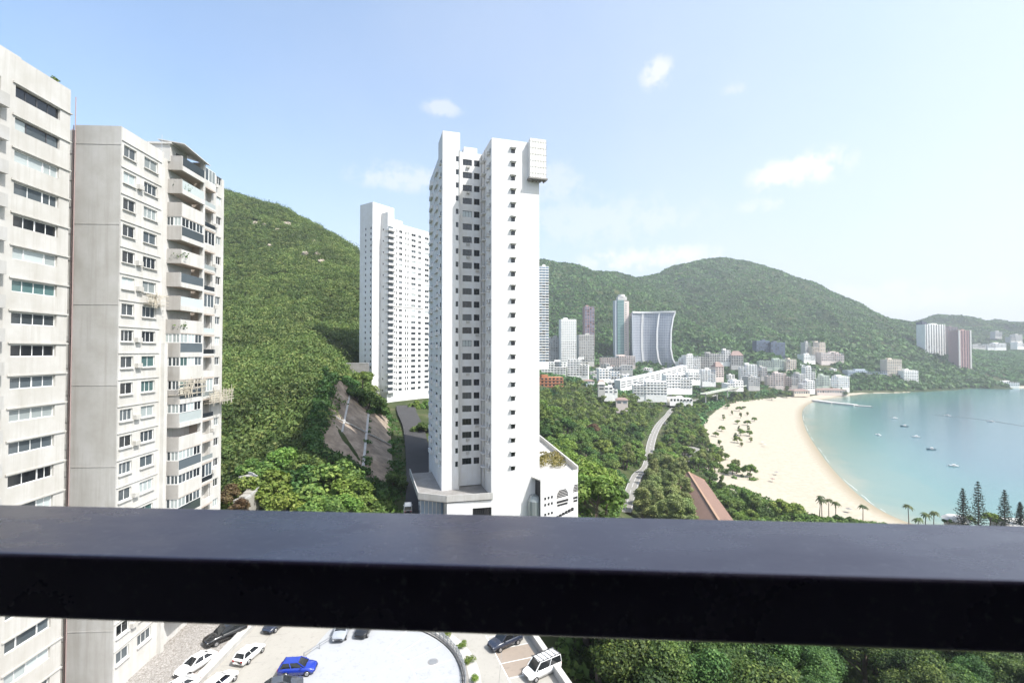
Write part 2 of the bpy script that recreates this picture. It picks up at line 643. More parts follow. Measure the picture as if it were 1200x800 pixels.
# the left hill: control points given as photo column, forward distance, height
HP = []
for (px, prof) in {150: [(70, 44), (150, 58), (240, 88), (350, 145), (450, 215), (545, 285), (640, 230)],
                   200: [(80, 45), (150, 59), (240, 88), (350, 142), (440, 205), (540, 267), (640, 210)],
                   262: [(100, 46), (120, 51), (150, 60), (200, 73), (240, 85), (350, 138), (430, 192), (528, 260), (640, 190)],
                   300: [(100, 46), (120, 52), (150, 62), (200, 74.6), (240, 85), (350, 135), (430, 187), (520, 247), (640, 180)],
                   340: [(100, 46), (150, 62), (200, 76), (240, 88), (350, 135), (430, 185), (500, 228), (620, 165)],
                   380: [(100, 45), (150, 66), (200, 80), (240, 92), (350, 137), (420, 177), (480, 203), (600, 145)],
                   420: [(100, 44), (180, 72), (200, 75), (240, 84), (350, 130), (400, 155), (460, 177), (580, 120)],
                   470: [(100, 42), (230, 56), (260, 60), (350, 100), (440, 130), (560, 90)],
                   520: [(120, 40), (260, 50), (350, 68), (420, 90), (540, 60)]}.items():
    for (Y, z) in prof:
        HP.append(((px - 600) / FPX * Y, Y, z))
HP += [(-29, 125, 49), (-57, 160, 70.5), (-52, 135, 58.2), (-37.5, 125, 52.3), (-47, 205, 56), (-62, 245, 56), (-22, 110, 44), (-35, 190, 52), (-29, 160, 51)]
hill_f = rbf(HP)


def hill_z(x, y):
    z = hill_f(x, y)
    x = np.asarray(x, float)
    y = np.asarray(y, float)
    # the cut for the road and the retaining slope beside the tower
    t = (y - 112) / 84.0
    xb = -26 + t * (-50 + 26)
    rz = np.interp(y, [88, 112, 150, 205, 245], [45.5, 47.5, 51.5, 57.0, 57.5])
    cap = rz - 2.5 + np.maximum(xb - x, 0) * .80
    cap = np.where((y > 85) & (y < 262), cap + np.maximum(y - 205, 0) * .12, 1e6)
    z = np.minimum(z, cap)
    k = np.clip((np.asarray(y) - 170) / 200, 0, 1)
    return z + k * (5.5 * vnoise(x, y, 60, 3, 4) + 2.5 * vnoise(x, y, 17, 5, 3))


def hzf(x, y):
    return float(hill_z(np.array([x]), np.array([y]))[0])


# far mountains: ridges and spurs as (photo column, photo row, forward distance)
RIDGES = [
    (.60, [(480, 330, 1500), (560, 303, 1500), (637, 304, 1500), (665, 307, 1480), (690, 318, 1450), (702, 317, 1500), (720, 317, 1600), (742, 325, 1650),
           (770, 320, 1700), (800, 309, 1750), (825, 303, 1780), (845, 301, 1800), (866, 304, 1800), (890, 311, 1800), (920, 324, 1780), (950, 339, 1750),
           (1000, 364, 1700), (1050, 385, 1650), (1090, 408, 1500)]),
    (.62, [(700, 317, 1500), (682, 350, 1290), (668, 385, 1120)]),
    (.62, [(637, 304, 1500), (615, 350, 1250), (600, 390, 1100)]),
    (.60, [(770, 320, 1700), (765, 350, 1480), (752, 392, 1220)]),
    (.58, [(845, 301, 1800), (850, 330, 1600), (872, 372, 1330), (885, 402, 1150)]),
    (.56, [(890, 311, 1800), (930, 355, 1500), (965, 396, 1200)]),
    (.52, [(950, 339, 1750), (1000, 380, 1450), (1030, 413, 1190), (1040, 430, 1120)]),
    (.50, [(1000, 364, 1700), (1060, 400, 1420), (1105, 422, 1250), (1142, 441, 1120)]),
    (.42, [(1020, 402, 2000), (1055, 388, 2000), (1075, 378, 2000), (1100, 367, 2000), (1122, 369, 2000), (1145, 378, 2050), (1165, 374, 2150),
           (1200, 376, 2200), (1300, 372, 2200), (1420, 380, 2200)]),
    (.34, [(1140, 398, 1750), (1200, 403, 1700), (1300, 400, 1700)]),
    (.30, [(1165, 425, 1420), (1240, 424, 1400), (1340, 420, 1400)]),
]


def mountain_z(x, y):
    x = np.asarray(x, float)
    y = np.asarray(y, float)
    z = np.full(x.shape, -60.0)
    dmin = np.full(x.shape, 1e9)
    wx = x + 40 * vnoise(x, y, 190, 11, 3)
    wy = y + 40 * vnoise(x, y, 190, 12, 3)
    for (sl, pts) in RIDGES:
        q = [P(*p) for p in pts]
        for a, b in zip(q[:-1], q[1:]):
            dx, dy = b.x - a.x, b.y - a.y
            L2 = dx * dx + dy * dy
            t = np.clip(((x - a.x) * dx + (y - a.y) * dy) / L2, 0, 1)
            t2 = np.clip(((wx - a.x) * dx + (wy - a.y) * dy) / L2, 0, 1)
            d0 = np.hypot(x - a.x - t * dx, y - a.y - t * dy)
            d1 = np.hypot(wx - a.x - t2 * dx, wy - a.y - t2 * dy)
            dmin = np.minimum(dmin, d0)
            k = np.clip(d0 / 120, 0, 1)
            d = d0 * (1 - k) + d1 * k
            zz = a.z + (b.z - a.z) * t - sl * np.sqrt(d * d + 30 * 30) + sl * 30
            # smooth maximum
            h = np.clip(.5 + (zz - z) / 30.0, 0, 1)
            z = z * (1 - h) + zz * h + 7.5 * h * (1 - h)
    k = np.clip(z / 120, .15, 1)
    g = np.abs(vnoise(x + .5 * y, y * .45, 130, 61, 3)) - .25
    kk = np.clip(dmin / 170, 0, 1) * k
    return z + kk * 110 * g + k * (5 * vnoise(x, y, 70, 21, 3)) - 5


def grid_mesh(name, X, Y, Z, mat, tint=None):
    ny, nx = X.shape
    V = np.stack([X.ravel(), Y.ravel(), Z.ravel()], 1)
    i = np.arange(ny * nx).reshape(ny, nx)
    F = np.stack([i[:-1, :-1].ravel(), i[:-1, 1:].ravel(), i[1:, 1:].ravel(), i[1:, :-1].ravel()], 1)
    return np_mesh(name, V, F, mat, tint, True)


# ---- ground materials
m, nt, N, L, b = newmat('ground_cover')
at = N.new('ShaderNodeAttribute')
at.attribute_name = 'tint'
veg = ramp(N, L, noise(N, L, .08, 6, .65), [(.3, (.030, .042, .016)), (.5, (.055, .070, .028)), (.7, (.11, .10, .06))])
sand = mix_col(N, L, ramp(N, L, noise(N, L, .35, 8, .75), [(.38, (0, 0, 0)), (.62, (1, 1, 1))]), (.41, .368, .295), (.345, .305, .24))
wet = mix_col(N, L, ramp(N, L, at.outputs['Fac'], [(.0, (0, 0, 0)), (.01, (0, 0, 0))]), sand, sand)
sep = N.new('ShaderNodeMath')
sep.operation = 'ADD'
L.new(at.outputs['Fac'], sep.inputs[0])
nz = N.new('ShaderNodeMath')
nz.operation = 'MULTIPLY_ADD'
L.new(noise(N, L, .1, 5), nz.inputs[0])
nz.inputs[1].default_value = .5
nz.inputs[2].default_value = -.25
L.new(nz.outputs[0], sep.inputs[1])
msk = ramp(N, L, sep.outputs[0], [(.42, (0, 0, 0)), (.58, (1, 1, 1))])
geo = N.new('ShaderNodeNewGeometry')
sx = N.new('ShaderNodeSeparateXYZ')
L.new(geo.outputs['Position'], sx.inputs[0])
mr = N.new('ShaderNodeMapRange')
L.new(sx.outputs['Z'], mr.inputs['Value'])
mr.inputs['From Min'].default_value = .05
mr.inputs['From Max'].default_value = .45
sand2 = mix_col(N, L, mr.outputs['Result'], (.27, .23, .165), sand)
L.new(mix_col(N, L, msk, veg, sand2), b.inputs['Base Color'])
b.inputs['Roughness'].default_value = .95
b.inputs['Specular IOR Level'].default_value = .1
bump(N, L, b, noise(N, L, .9, 6, .7), .5, .25)
M['ground'] = m

m, nt, N, L, b = newmat('hillside_soil_and_scrub')
c = ramp(N, L, noise(N, L, .05, 8, .68), [(.28, (.022, .036, .012)), (.50, (.045, .062, .021)), (.64, (.085, .088, .036)), (.76, (.21, .165, .11))])
L.new(c, b.inputs['Base Color'])
b.inputs['Roughness'].default_value = .95
b.inputs['Specular IOR Level'].default_value = .1
bump(N, L, b, noise(N, L, .4, 7, .75), .9, 1.2)
M['hill'] = m

m, nt, N, L, b = newmat('mountain_scrub')
c = ramp(N, L, noise(N, L, .035, 9, .72), [(.3, (.014, .030, .014)), (.47, (.026, .047, .020)), (.58, (.044, .064, .028)), (.74, (.10, .10, .055))])
c2 = mix_col(N, L, ramp(N, L, noise(N, L, .006, 4), [(.4, (0, 0, 0)), (.65, (1, 1, 1))]), c, mix_col(N, L, 1.0, c, (1.5, 1.3, 1.0), 'MULTIPLY'))
L.new(c2, b.inputs['Base Color'])
b.inputs['Roughness'].default_value = .95
b.inputs['Specular IOR Level'].default_value = .1
bump(N, L, b, noise(N, L, .09, 8, .75), 1.0, 6.0)
M['mountain'] = m

m, nt, N, L, b = newmat('sea_water')
at = N.new('ShaderNodeAttribute')
at.attribute_name = 'tint'
nd = N.new('ShaderNodeMath')
nd.operation = 'MULTIPLY_ADD'
L.new(noise(N, L, .02, 5), nd.inputs[0])
nd.inputs[1].default_value = .22
nd.inputs[2].default_value = -.11
ad = N.new('ShaderNodeMath')
ad.operation = 'ADD'
L.new(at.outputs['Fac'], ad.inputs[0])
L.new(nd.outputs[0], ad.inputs[1])
c = ramp(N, L, ad.outputs[0], [(0.0, (.22, .24, .18)), (.07, (.14, .21, .175)), (.28, (.086, .185, .175)), (.7, (.070, .160, .172)), (1.0, (.064, .136, .165))])
L.new(c, b.inputs['Base Color'])
b.inputs['Roughness'].default_value = .16
b.inputs['Specular IOR Level'].default_value = .4
wv = noise(N, L, .5, 5, .6, stretch=(1, 1.8, 1))
bump(N, L, b, wv, .22, .35)
M['sea'] = m

# ---- ground sheet, sea, hills
xs = np.concatenate([np.arange(-600, -130, 20), np.arange(-130, 420, 4.0), np.arange(420, 900, 8), np.arange(900, 1500, 20), np.arange(1500, 3600, 100)])
ys = np.concatenate([np.arange(-300, 20, 20), np.arange(20, 420, 4.0), np.arange(420, 1180, 8), np.arange(1180, 1500, 20), np.arange(1500, 4200, 100)])
GX, GY = np.meshgrid(xs, ys)
inside = (GX > -180) & (GX < 1420) & (GY > -20) & (GY < 1260)
GZ = np.full(GX.shape, 20.0)
cx_, cy_ = np.clip(GX, -180, 1420), np.clip(GY, -20, 1260)
GZ = ground_z(cx_, cy_)
GZ = np.where(GX < -180, np.minimum(GZ, 40), GZ)
# the beach: a sandy band inland of the waterline
wp = np.array(WATER[:9], float)
dist = np.full(GX.shape, 1e9)
side = np.zeros(GX.shape)
for a, c in zip(wp[:-1], wp[1:]):
    d = c - a
    t = np.clip(((GX - a[0]) * d[0] + (GY - a[1]) * d[1]) / (d @ d), 0, 1)
    dd = np.hypot(GX - a[0] - t * d[0], GY - a[1] - t * d[1])
    dist = np.minimum(dist, dd)
width = np.interp(GY, [200, 230, 265, 320, 400, 535, 650, 750, 830, 960], [58, 66, 76, 84, 84, 100, 100, 95, 62, 8])
sandm = np.clip((width - dist) / 6 + .5, 0, 1) * ((GY > 200) & (GY < 960))
sandm = np.where((GZ < .6), 1.0, sandm)
sandm = np.where((GX > 205) & (GY < 226) & (GY > 212), 1.0, sandm)
# the sandy shore across the bay
shore = (GY > 1000) & (GX > 840) & (GZ < 4.5)
sandm = np.where(shore, 1.0, sandm)
# keep the waterline crisp: flatten the back shore a little
struct(put('ground', grid_mesh('ground', GX, GY, GZ, M['ground'], sandm.ravel())))

sx_ = np.concatenate([np.arange(150, 900, 10.0), np.arange(900, 1500, 30), np.arange(1500, 9001, 500)])
sy_ = np.concatenate([[-2000, -500, 0, 100], np.arange(150, 1150, 10.0), np.arange(1150, 9200, 500)])
SX, SY = np.meshgrid(sx_, sy_)
depth = -ground_z(np.clip(SX, -180, 1420), np.clip(SY, 150, 1260))
shal = np.clip(depth / 9.0, 0, 1)
shal = np.where((SX > 1420) | (SY > 1300), 1, shal)
struct(put('sea_water', grid_mesh('sea_water', SX, SY, SX * 0, M['sea'], shal.ravel())))

# a thin broken line of surf along the sand
srf = MB()
for i in range(len(SHORE) - 1):
    a, c = SHORE[i], SHORE[i + 1]
    if a[1] > 860:
        break
    d = c - a
    L_ = np.hypot(*d)
    nv = np.array([d[1], -d[0]]) / L_
    ns = max(1, int(L_ / 2.5))
    for k in range(ns):
        p, q = a + d * k / ns, a + d * (k + 1) / ns
        o0, o1 = (1.2 + 1.1 * float(vnoise(np.array([v[0]]), np.array([v[1]]), 9, 3)[0]) for v in (p, q))
        w0, w1 = (.45 + .5 * max(0, float(vnoise(np.array([v[0]]), np.array([v[1]]), 6, 8)[0]) + .4) for v in (p, q))
        if float(vnoise(np.array([p[0]]), np.array([p[1]]), 16, 5)[0]) < -.02:
            continue
        w0, w1 = w0 * .55, w1 * .55
        srf.add([(*(p + nv * o0), .012), (*(p + nv * (o0 + w0)), .012), (*(q + nv * (o1 + w1)), .012), (*(q + nv * o1), .012)], [(0, 1, 2, 3)])
struct(srf.build('surf', plain('sea_foam', (.42, .43, .40), .8)))

cols = np.arange(120, 545, 1.1)
dys = np.concatenate([np.arange(72, 300, 2.0), np.arange(300, 645, 2.6)])
CP, DY = np.meshgrid(cols, dys)
HX = (CP - 600) / FPX * DY
HZ = hill_z(HX, DY)
struct(put('hillside', grid_mesh('hillside', HX, DY, HZ, M['hill'])))

cols = np.arange(520, 1420, 1.25)
dys = np.concatenate([np.arange(860, 1900, 5.0), np.arange(1900, 2500, 12)])
CP, DY = np.meshgrid(cols, dys)
MX = (CP - 600) / FPX * DY
MZ = mountain_z(MX, DY)
MZv = MZ + 2.2 * vnoise(MX, DY, 13, 31, 3)
struct(put('mountain', grid_mesh('mountain', MX, DY, MZv, M['mountain'])))


# ------------------------------------------------------------------ foliage
def leaf_cloud(rng, centers, radii, n, size, squash=.8, up=.25, shell=.55):
    """n leaf-clump quads over ellipsoid lobes; returns vertices, faces, tint"""
    C = np.array(centers, float)
    r = np.array(radii, float)
    w = r ** 2
    idx = rng.choice(len(C), n, p=w / w.sum())
    d = rng.normal(size=(n, 3))
    d[:, 2] += up
    d /= np.linalg.norm(d, axis=1)[:, None]
    k = shell + (1 - shell) * rng.random(n) ** .6
    k *= 1 + .12 * rng.normal(size=n)
    pos = C[idx] + d * (r[idx] * k)[:, None] * np.array([1, 1, squash])
    nrm = d + rng.normal(size=(n, 3)) * .55
    nrm[:, 2] += .35
    nrm /= np.linalg.norm(nrm, axis=1)[:, None]
    ref = rng.normal(size=(n, 3))
    t = np.cross(nrm, ref)
    t /= np.linalg.norm(t, axis=1)[:, None] + 1e-9
    bt = np.cross(nrm, t)
    s = size * (.55 + .9 * rng.random(n))
    a = t * s[:, None]
    bb = bt * (s * (.45 + .3 * rng.random(n)))[:, None]
    dip = nrm * (s * .22)[:, None]
    V = np.stack([pos + a - dip, pos + bb, pos - a * .8 - dip, pos - bb], 1).reshape(-1, 3)
    F = np.arange(4 * n).reshape(n, 4)
    tint = np.clip(.5 + .2 * rng.normal(size=n) + .35 * (rng.random(len(C))[idx] - .5), 0, 1)
    return V, F, tint


def lobes(rng, kind, h):
    """lobe centres and radii for one crown whose base of trunk is at 0 and top at h"""
    C, r = [], []
    if kind == 'broad':
        for i in range(15):
            a = rng.random() * 2 * math.pi
            q = rng.random() ** .6 * .40 * h
            z = h * (.72 + .16 * rng.random() - .33 * (q / (.40 * h)) ** 2)
            C.append((q * math.cos(a), q * math.sin(a), z))
            r.append(h * (.11 + .07 * rng.random()))
    elif kind == 'tall':
        for i in range(15):
            z = h * (.34 + .58 * rng.random())
            q = rng.random() ** .6 * h * .21 * math.sin(math.pi * min(1, (z / h - .18) / .85)) ** .6
            a = rng.random() * 2 * math.pi
            C.append((q * math.cos(a), q * math.sin(a), z))
            r.append(h * (.085 + .06 * rng.random()))
    elif kind == 'wispy':
        for i in range(26):
            z = h * (.28 + .66 * rng.random())
            q = rng.random() ** .5 * h * .24 * (1.1 - .75 * z / h)
            a = rng.random() * 2 * math.pi
            C.append((q * math.cos(a), q * math.sin(a), z))
            r.append(h * (.05 + .055 * rng.random()))
    elif kind == 'bush':
        for i in range(9):
            a = rng.random() * 2 * math.pi
            q = rng.random() ** .6 * .5 * h
            C.append((q * math.cos(a), q * math.sin(a), h * (.35 + .3 * rng.random())))
            r.append(h * (.24 + .14 * rng.random()))
    return C, r


def crown_mesh(name, kind, h, n, size, mat, seed):
    rng = np.random.default_rng(seed)
    C, r = lobes(rng, kind, h)
    V, F, t = leaf_cloud(rng, C, r, n, size, .85 if kind != 'tall' else 1.15, .3, .5)
    return np_mesh(name, V, F, mat, t), C


def trunk_mesh(name, h, C, seed, mat, th=None):
    rng = random.Random(seed)
    mb = MB()
    th = th or h * .028
    top = h * .5
    bend = Vector((rng.uniform(-.04, .04) * h, rng.uniform(-.04, .04) * h, 0))
    p0, p1, p2 = Vector((0, 0, -1.5)), Vector((0, 0, top * .5)) + bend * .5, Vector((0, 0, top)) + bend
    mb.cyl(p0, p1, th * 1.25, th * .9, 7)
    mb.cyl(p1, p2, th * .9, th * .6, 7)
    for c in rng.sample(list(C), min(6, len(C))):
        s = p1.lerp(p2, rng.random())
        mb.cyl(s, Vector(c), th * .5, th * .15, 5)
    return mb.mesh(name, mat, True)


M['leaf_mid'] = leaf_mat('mid_green_leaves', (0.038, 0.076, 0.021), (0.105, 0.174, 0.039), (0.221, 0.283, 0.072))
M['leaf_bright'] = leaf_mat('bright_green_leaves', (0.049, 0.091, 0.018), (0.129, 0.206, 0.037), (0.247, 0.311, 0.075))
M['leaf_dark'] = leaf_mat('dark_green_leaves', (0.021, 0.049, 0.014), (0.057, 0.113, 0.029), (0.127, 0.199, 0.051))
M['leaf_olive'] = leaf_mat('olive_green_needles', (0.080, 0.108, 0.038), (0.185, 0.230, 0.080), (0.301, 0.330, 0.135))
M['leaf_scrub'] = leaf_mat('hill_scrub_leaves', (0.033, 0.065, 0.017), (0.096, 0.146, 0.036), (0.238, 0.249, 0.081), .2, patch=.03)
M['leaf_russet'] = leaf_mat('reddish_brown_leaves', (0.060, 0.035, 0.019), (0.128, 0.082, 0.043), (0.171, 0.142, 0.065))
M['leaf_near'] = leaf_mat('deep_green_leaves', (0.011, 0.029, 0.009), (0.041, 0.082, 0.018), (0.172, 0.240, 0.057))
M['leaf_pine'] = leaf_mat('blackish_green_needles', (.006, .016, .009), (.014, .032, .017), (.032, .055, .028), .1)
M['leaf_far'] = leaf_mat('distant_tree_leaves', (0.031, 0.077, 0.024), (0.074, 0.149, 0.044), (0.152, 0.238, 0.074), .2, patch=.02)

SPEC = {}


def species(key, kind, h, n, size, leaf, count, seed):
    out = []
    for i in range(count):
        me, C = crown_mesh(key + '_crown', kind, h, n, size, M[leaf], seed + i)
        out.append((me, trunk_mesh(key + '_trunk', h, C, seed + i, M['bark'])))
    SPEC[key] = (h, out)


species('mid', 'broad', 12, 4200, .42, 'leaf_mid', 3, 100)
species('bright', 'broad', 12, 4200, .42, 'leaf_bright', 3, 200)
species('dark', 'broad', 12, 4200, .42, 'leaf_dark', 2, 300)
species('tall', 'tall', 14, 3800, .42, 'leaf_mid', 2, 400)
species('talldark', 'tall', 14, 3800, .42, 'leaf_dark', 2, 450)
species('wispy', 'wispy', 16, 6000, .30, 'leaf_olive', 3, 500)
species('russet', 'broad', 12, 3600, .40, 'leaf_russet', 1, 600)
species('near', 'broad', 12, 24000, .15, 'leaf_near', 2, 700)
species('neardark', 'tall', 14, 22000, .15, 'leaf_dark', 2, 750)
species('bush', 'bush', 2.5, 900, .16, 'leaf_bright', 2, 800)
species('bushdark', 'bush', 2.5, 900, .16, 'leaf_dark', 2, 830)
TRND = random.Random(5)


def tree(key, x, y, z, h, label, group=None, name=None, cat='tree', wide=1.0):
    name = name or {'tall': 'slim_tree', 'talldark': 'slim_tree', 'neardark': 'slim_tree', 'wispy': 'feathery_tree'}.get(key, 'broadleaf_tree')
    h0, var = SPEC[key]
    cm, tm = TRND.choice(var)
    t = thing(name, label, cat, (x, y, z), TRND.random() * 6.28, group)
    s = h / h0
    t.scale = (s * wide, s * wide, s)
    put('crown', cm, t)
    put('trunk', tm, t)
    return t


def blobs(name, pts, radii, mat, seed, label, cat, leaves=26, size=.45, squash=.75, cap=99.0):
    """a mass of shrub or tree canopies that reads as one: one object, kind stuff"""
    rng = np.random.default_rng(seed)
    pts = np.array(pts, float)
    radii = np.array(radii, float)
    n = len(pts)
    d = rng.normal(size=(n, leaves, 3))
    d[:, :, 2] = np.abs(d[:, :, 2]) * 1.0 - .15
    d /= np.linalg.norm(d, axis=2)[:, :, None]
    k = .6 + .45 * rng.random((n, leaves))
    pos = pts[:, None] + d * (radii[:, None] * k)[:, :, None] * np.array([1, 1, squash])
    nrm = d + rng.normal(size=d.shape) * .45
    nrm /= np.linalg.norm(nrm, axis=2)[:, :, None]
    t = np.cross(nrm, rng.normal(size=d.shape))
    t /= np.linalg.norm(t, axis=2)[:, :, None] + 1e-9
    bt = np.cross(nrm, t)
    s = (np.minimum(radii, cap)[:, None] * size) * (.6 + .8 * rng.random((n, leaves)))
    a = t * s[:, :, None]
    bb = bt * (s * .62)[:, :, None]
    dip = nrm * (s * .25)[:, :, None]
    V = np.stack([pos + a - dip, pos + bb, pos - a - dip, pos - bb], 2).reshape(-1, 3)
    F = np.arange(len(V)).reshape(-1, 4)
    tint = np.clip(.5 + .11 * rng.normal(size=(n, leaves)) + .42 * (rng.random((n, 1)) - .5), 0, 1).ravel()
    o = put(name, np_mesh(name, V, F, mat, tint))
    return tag(o, label, cat, None, 'stuff')


rng = np.random.default_rng(9)
# shrub cover of the left hill
pts, rad = [], []
slope_poly = [(-60, 168), (-52, 128), (-25, 110), (-50, 198)]


def in_poly(x, y, poly):
    c = False
    for i in range(len(poly)):
        (x0, y0), (x1, y1) = poly[i], poly[i - 1]
        if (y0 > y) != (y1 > y) and x < (x1 - x0) * (y - y0) / (y1 - y0) + x0:
            c = not c
    return c


n_try = 30000
pxs = rng.uniform(235, 520, n_try)
ts = rng.random(n_try)
dst = 92 + (545 - 92) * ts ** .8
X_ = (pxs - 600) / FPX * dst
Z_ = hill_z(X_, dst)
bare = vnoise(X_, dst, 38, 77, 3)
for x, y, z, px, bn in zip(X_, dst, Z_, pxs, bare):
    if in_poly(x, y, slope_poly) or (px > 440 and y < 275):
        continue
    if px > 452 and y < 300:
        continue
    if y < 215 and x > -26 - (y - 112) * .286 - 1.5:
        continue
    if bn > .24 and y > 290 + 60 * bn:
        continue
    if z < 46:
        continue
    r_ = min(5.0, max(.7, math.exp(rng.normal(.42, .48)))) * (1 + y / 800)
    if y < 150:
        r_ *= .8
    pts.append((x, y, z + r_ * .15))
    rad.append(r_)
keep = rng.permutation(len(pts))[:20000]
pts, rad = np.array(pts)[keep], np.array(rad)[keep]
blobs('hillside_shrubs', pts, rad, M['leaf_scrub'], 4, 'dense green scrub and low trees covering the hill behind the pale blocks', 'shrubs', 92, .185, cap=2.7)

# canopy texture of the far mountains
n_try = 48000
pxs = rng.uniform(600, 1260, n_try)
dst = rng.uniform(880, 2150, n_try)
X_ = (pxs - 600) / FPX * dst
Z_ = mountain_z(X_, dst)
G_ = ground_z(np.clip(X_, -180, 1420), np.clip(dst, -20, 1260))
ok = (Z_ > np.where(dst < 1260, G_, 0) - 2) & (Z_ > 5)
rr = rng.uniform(2.6, 8.2, n_try) * np.where(Z_ < 120, 1.15, .8)
pts = np.stack([X_, dst, Z_ - rr * .1], 1)[ok]
blobs('mountain_woodland', pts, rr[ok], M['leaf_far'], 6, 'dark green woodland clothing the far mountains across the bay', 'woodland', 9, .62)

# ------------------------------------------------------------------ windows
_WIN = {}


def win_meshes(w, h, n, kind='w', bar=.06):
    """frame and pane meshes, facing -y, origin at the lower left corner of the opening"""
    key = (round(w, 2), round(h, 2), n, kind, bar)
    if key not in _WIN:
        f = MB()
        f.box(0, w, .0, .06, 0, bar)
        f.box(0, w, .0, .06, h - bar, h)
        for i in range(n + 1):
            x = i * (w - bar) / n
            f.box(x, x + bar, -.003, .063, bar, h - bar)
        g = MB()
        g.box(bar * .5, w - bar * .5, .03, .045, bar * .5, h - bar * .5)
        fm = f.mesh('window_frame', M['frame' if kind == 'w' else 'frame_dark'])
        panes = {}
        _WIN[key] = (fm, g, panes)
    return _WIN[key]


def window(parent, org, du, u, v, w, h, n=2, glass='gl_dark', inset=.12, kind='w', bar=.06, name='window'):
    fm, g, panes = win_meshes(w, h, n, kind, bar)
    if glass not in panes:
        panes[glass] = g.mesh('pane', M[glass])
    d = Vector((du[0], du[1], 0)).normalized()
    nrm = Vector((d.y, -d.x, 0))
    p = Vector(org) + d * u + Vector((0, 0, v)) - nrm * inset
    rz = math.atan2(d.y, d.x)
    o = put(name, fm, parent, p, rz)
    put('pane', panes[glass], o)
    return o


# the three pale blocks on the left share one facade frame
TH = R(2.97)
CT, ST = math.cos(TH), math.sin(TH)


def fr(xp, yp, z=0.0):
    return Vector((xp * CT - yp * ST, xp * ST + yp * CT, z))


GL = ['gl_dark', 'gl_mid', 'gl_teal', 'gl_pale', 'gl_dark', 'gl_mid', 'gl_pale']
rnd = random.Random(21)
Z0 = 46.0
HC = EYE - Z0       # camera height above the block's foot

# ---------------------------------------------------------------- block A (nearest the camera)
A = thing('apartment_block', 'nearest pale apartment block with long ribbon windows at the left edge of the view', 'building', fr(-45.7, 50, Z0), TH)
TOP = 28.6 + HC
slabs = [25.9 - 3.15 * k + HC for k in range(21)]
body = MB()
body.box(-14, -.45, -16, 4.398, -1, TOP - .6)
holes = []
for s in slabs:
    if s - 1.3 > 0:
        holes.append((14.3, 19.15, s - 1.27, s - .10))
        holes.append((6.4, 12.9, s - 1.75, s - .10))
body.wall((0, -16, -1), (0, 1), 20.4, TOP + 1, [(a, b, c + 1, d + 1) for a, b, c, d in holes], .42)
body.quad((0, 4.4, -1), (-14, 4.4, -1), (-14, 4.4, TOP), (0, 4.4, TOP))
body.quad((-14, -16, -1), (0, -16, -1), (0, -16, TOP), (-14, -16, TOP))
body.quad((0, 4.4, TOP), (-14, 4.4, TOP), (-14, -16, TOP), (0, -16, TOP))
body.build('wall', M['offwhite'], A)
led = MB()
for s in slabs:
    if s > 0:
        led.box(.004, .13, -2.0, 4.52, s, s + .16)
        led.box(-.3, .13, 4.404, 4.52, s, s + .16)
led.build('ledge', M['offwhite'], A)
for k, s in enumerate(slabs):
    if s - 1.3 < 0:
        continue
    pats = rnd.choice([[(0, 4.4, 4)], [(0, 2.2, 2), (2.2, 2.2, 2)], [(0, .8, 1), (.8, 2.0, 2), (2.8, 1.6, 2)], [(0, 1.2, 1), (1.2, 2.0, 1), (3.2, 1.2, 1)], [(0, 2.9, 2), (2.9, 1.5, 2)]])
    gk = ['gl_dark', 'gl_mid', 'gl_pale', 'gl_mid', 'gl_dark', 'gl_pale', 'gl_teal', 'gl_mid'][k % 8]
    for (u, w, n) in pats:
        window(A, (0, -16, 0), (0, 1), 14.3 + u * 1.1, s - 1.27, w * 1.1, 1.17, n, gk if rnd.random() < .75 else rnd.choice(GL), .22, 'd' if k < 2 else 'w', .07)
    window(A, (0, -16, 0), (0, 1), 6.4, s - 1.75, 6.5, 1.65, 5, rnd.choice(['gl_dark', 'gl_mid', 'gl_dark']), .35, 'd' if k % 3 == 0 else 'w', .07)
    bal = MB()
    bal.box(.005, .7, -9.2, -2.95, s - 3.0, s - 1.75)
    bal.build('balcony', M['concrete'], A)
rb = MB()
rb.box(-9, -3, -6, 2, TOP + .01, TOP + 2.0)
rb.build('roof_house', M['offwhite'], A)
pl = thing('roof_plant', 'small green shrub showing over the roof edge of the nearest pale block', 'plant', fr(-46.4, 53.2, Z0 + TOP), 0)
put('leaves', crown_mesh('leaves', 'bush', .9, 200, .10, M['leaf_mid'], 91)[0], pl)
mb = MB()
mb.cyl((0, 0, 0), (0, 0, .6), .05, .03, 6)
mb.build('stem', M['bark'], pl)

# ---------------------------------------------------------------- block B with its balcony wing C
B = thing('apartment_block', 'second pale apartment block with a windowless grey end wall and stacked balconies', 'building', fr(-42.5, 57.3, Z0), TH)
TB = 26.1 + HC
w = MB()
w.box(-5.1, 0, 0, .2, -1, TB)
for i in range(7):
    z = TB - 2.2 - i * 9.3
    if z > 0:
        w.box(-5.12, .03, -.03, -.002, z, z + .12)
w.build('end_wall', M['concrete'], B)
w = MB()
rows = [23.5 - 3.1 * k + HC for k in range(21)]
hol = []
for zc in rows:
    if zc > 1.5:
        hol += [(.30, 2.30, zc - .7 + 1, zc + .65 + 1), (3.65, 6.05, zc - .7 + 1, zc + .65 + 1)]
w.wall((-.002, .2, -1), (0, 1), 6.85, TB + 1, hol, .3)
w.box(-12, -.35, .25, 22, -1, TB - .5)
w.quad((-5.1, .2, TB), (0, .2, TB), (0, 7.05, TB), (-12, 7.05, TB))
w.box(-.34, -.003, 7.05, 7.35, -1, TB)
w.box(-.35, .45, 7.35, 8.0, -1, 40)
w.build('wall', M['white'], B)
w = MB()
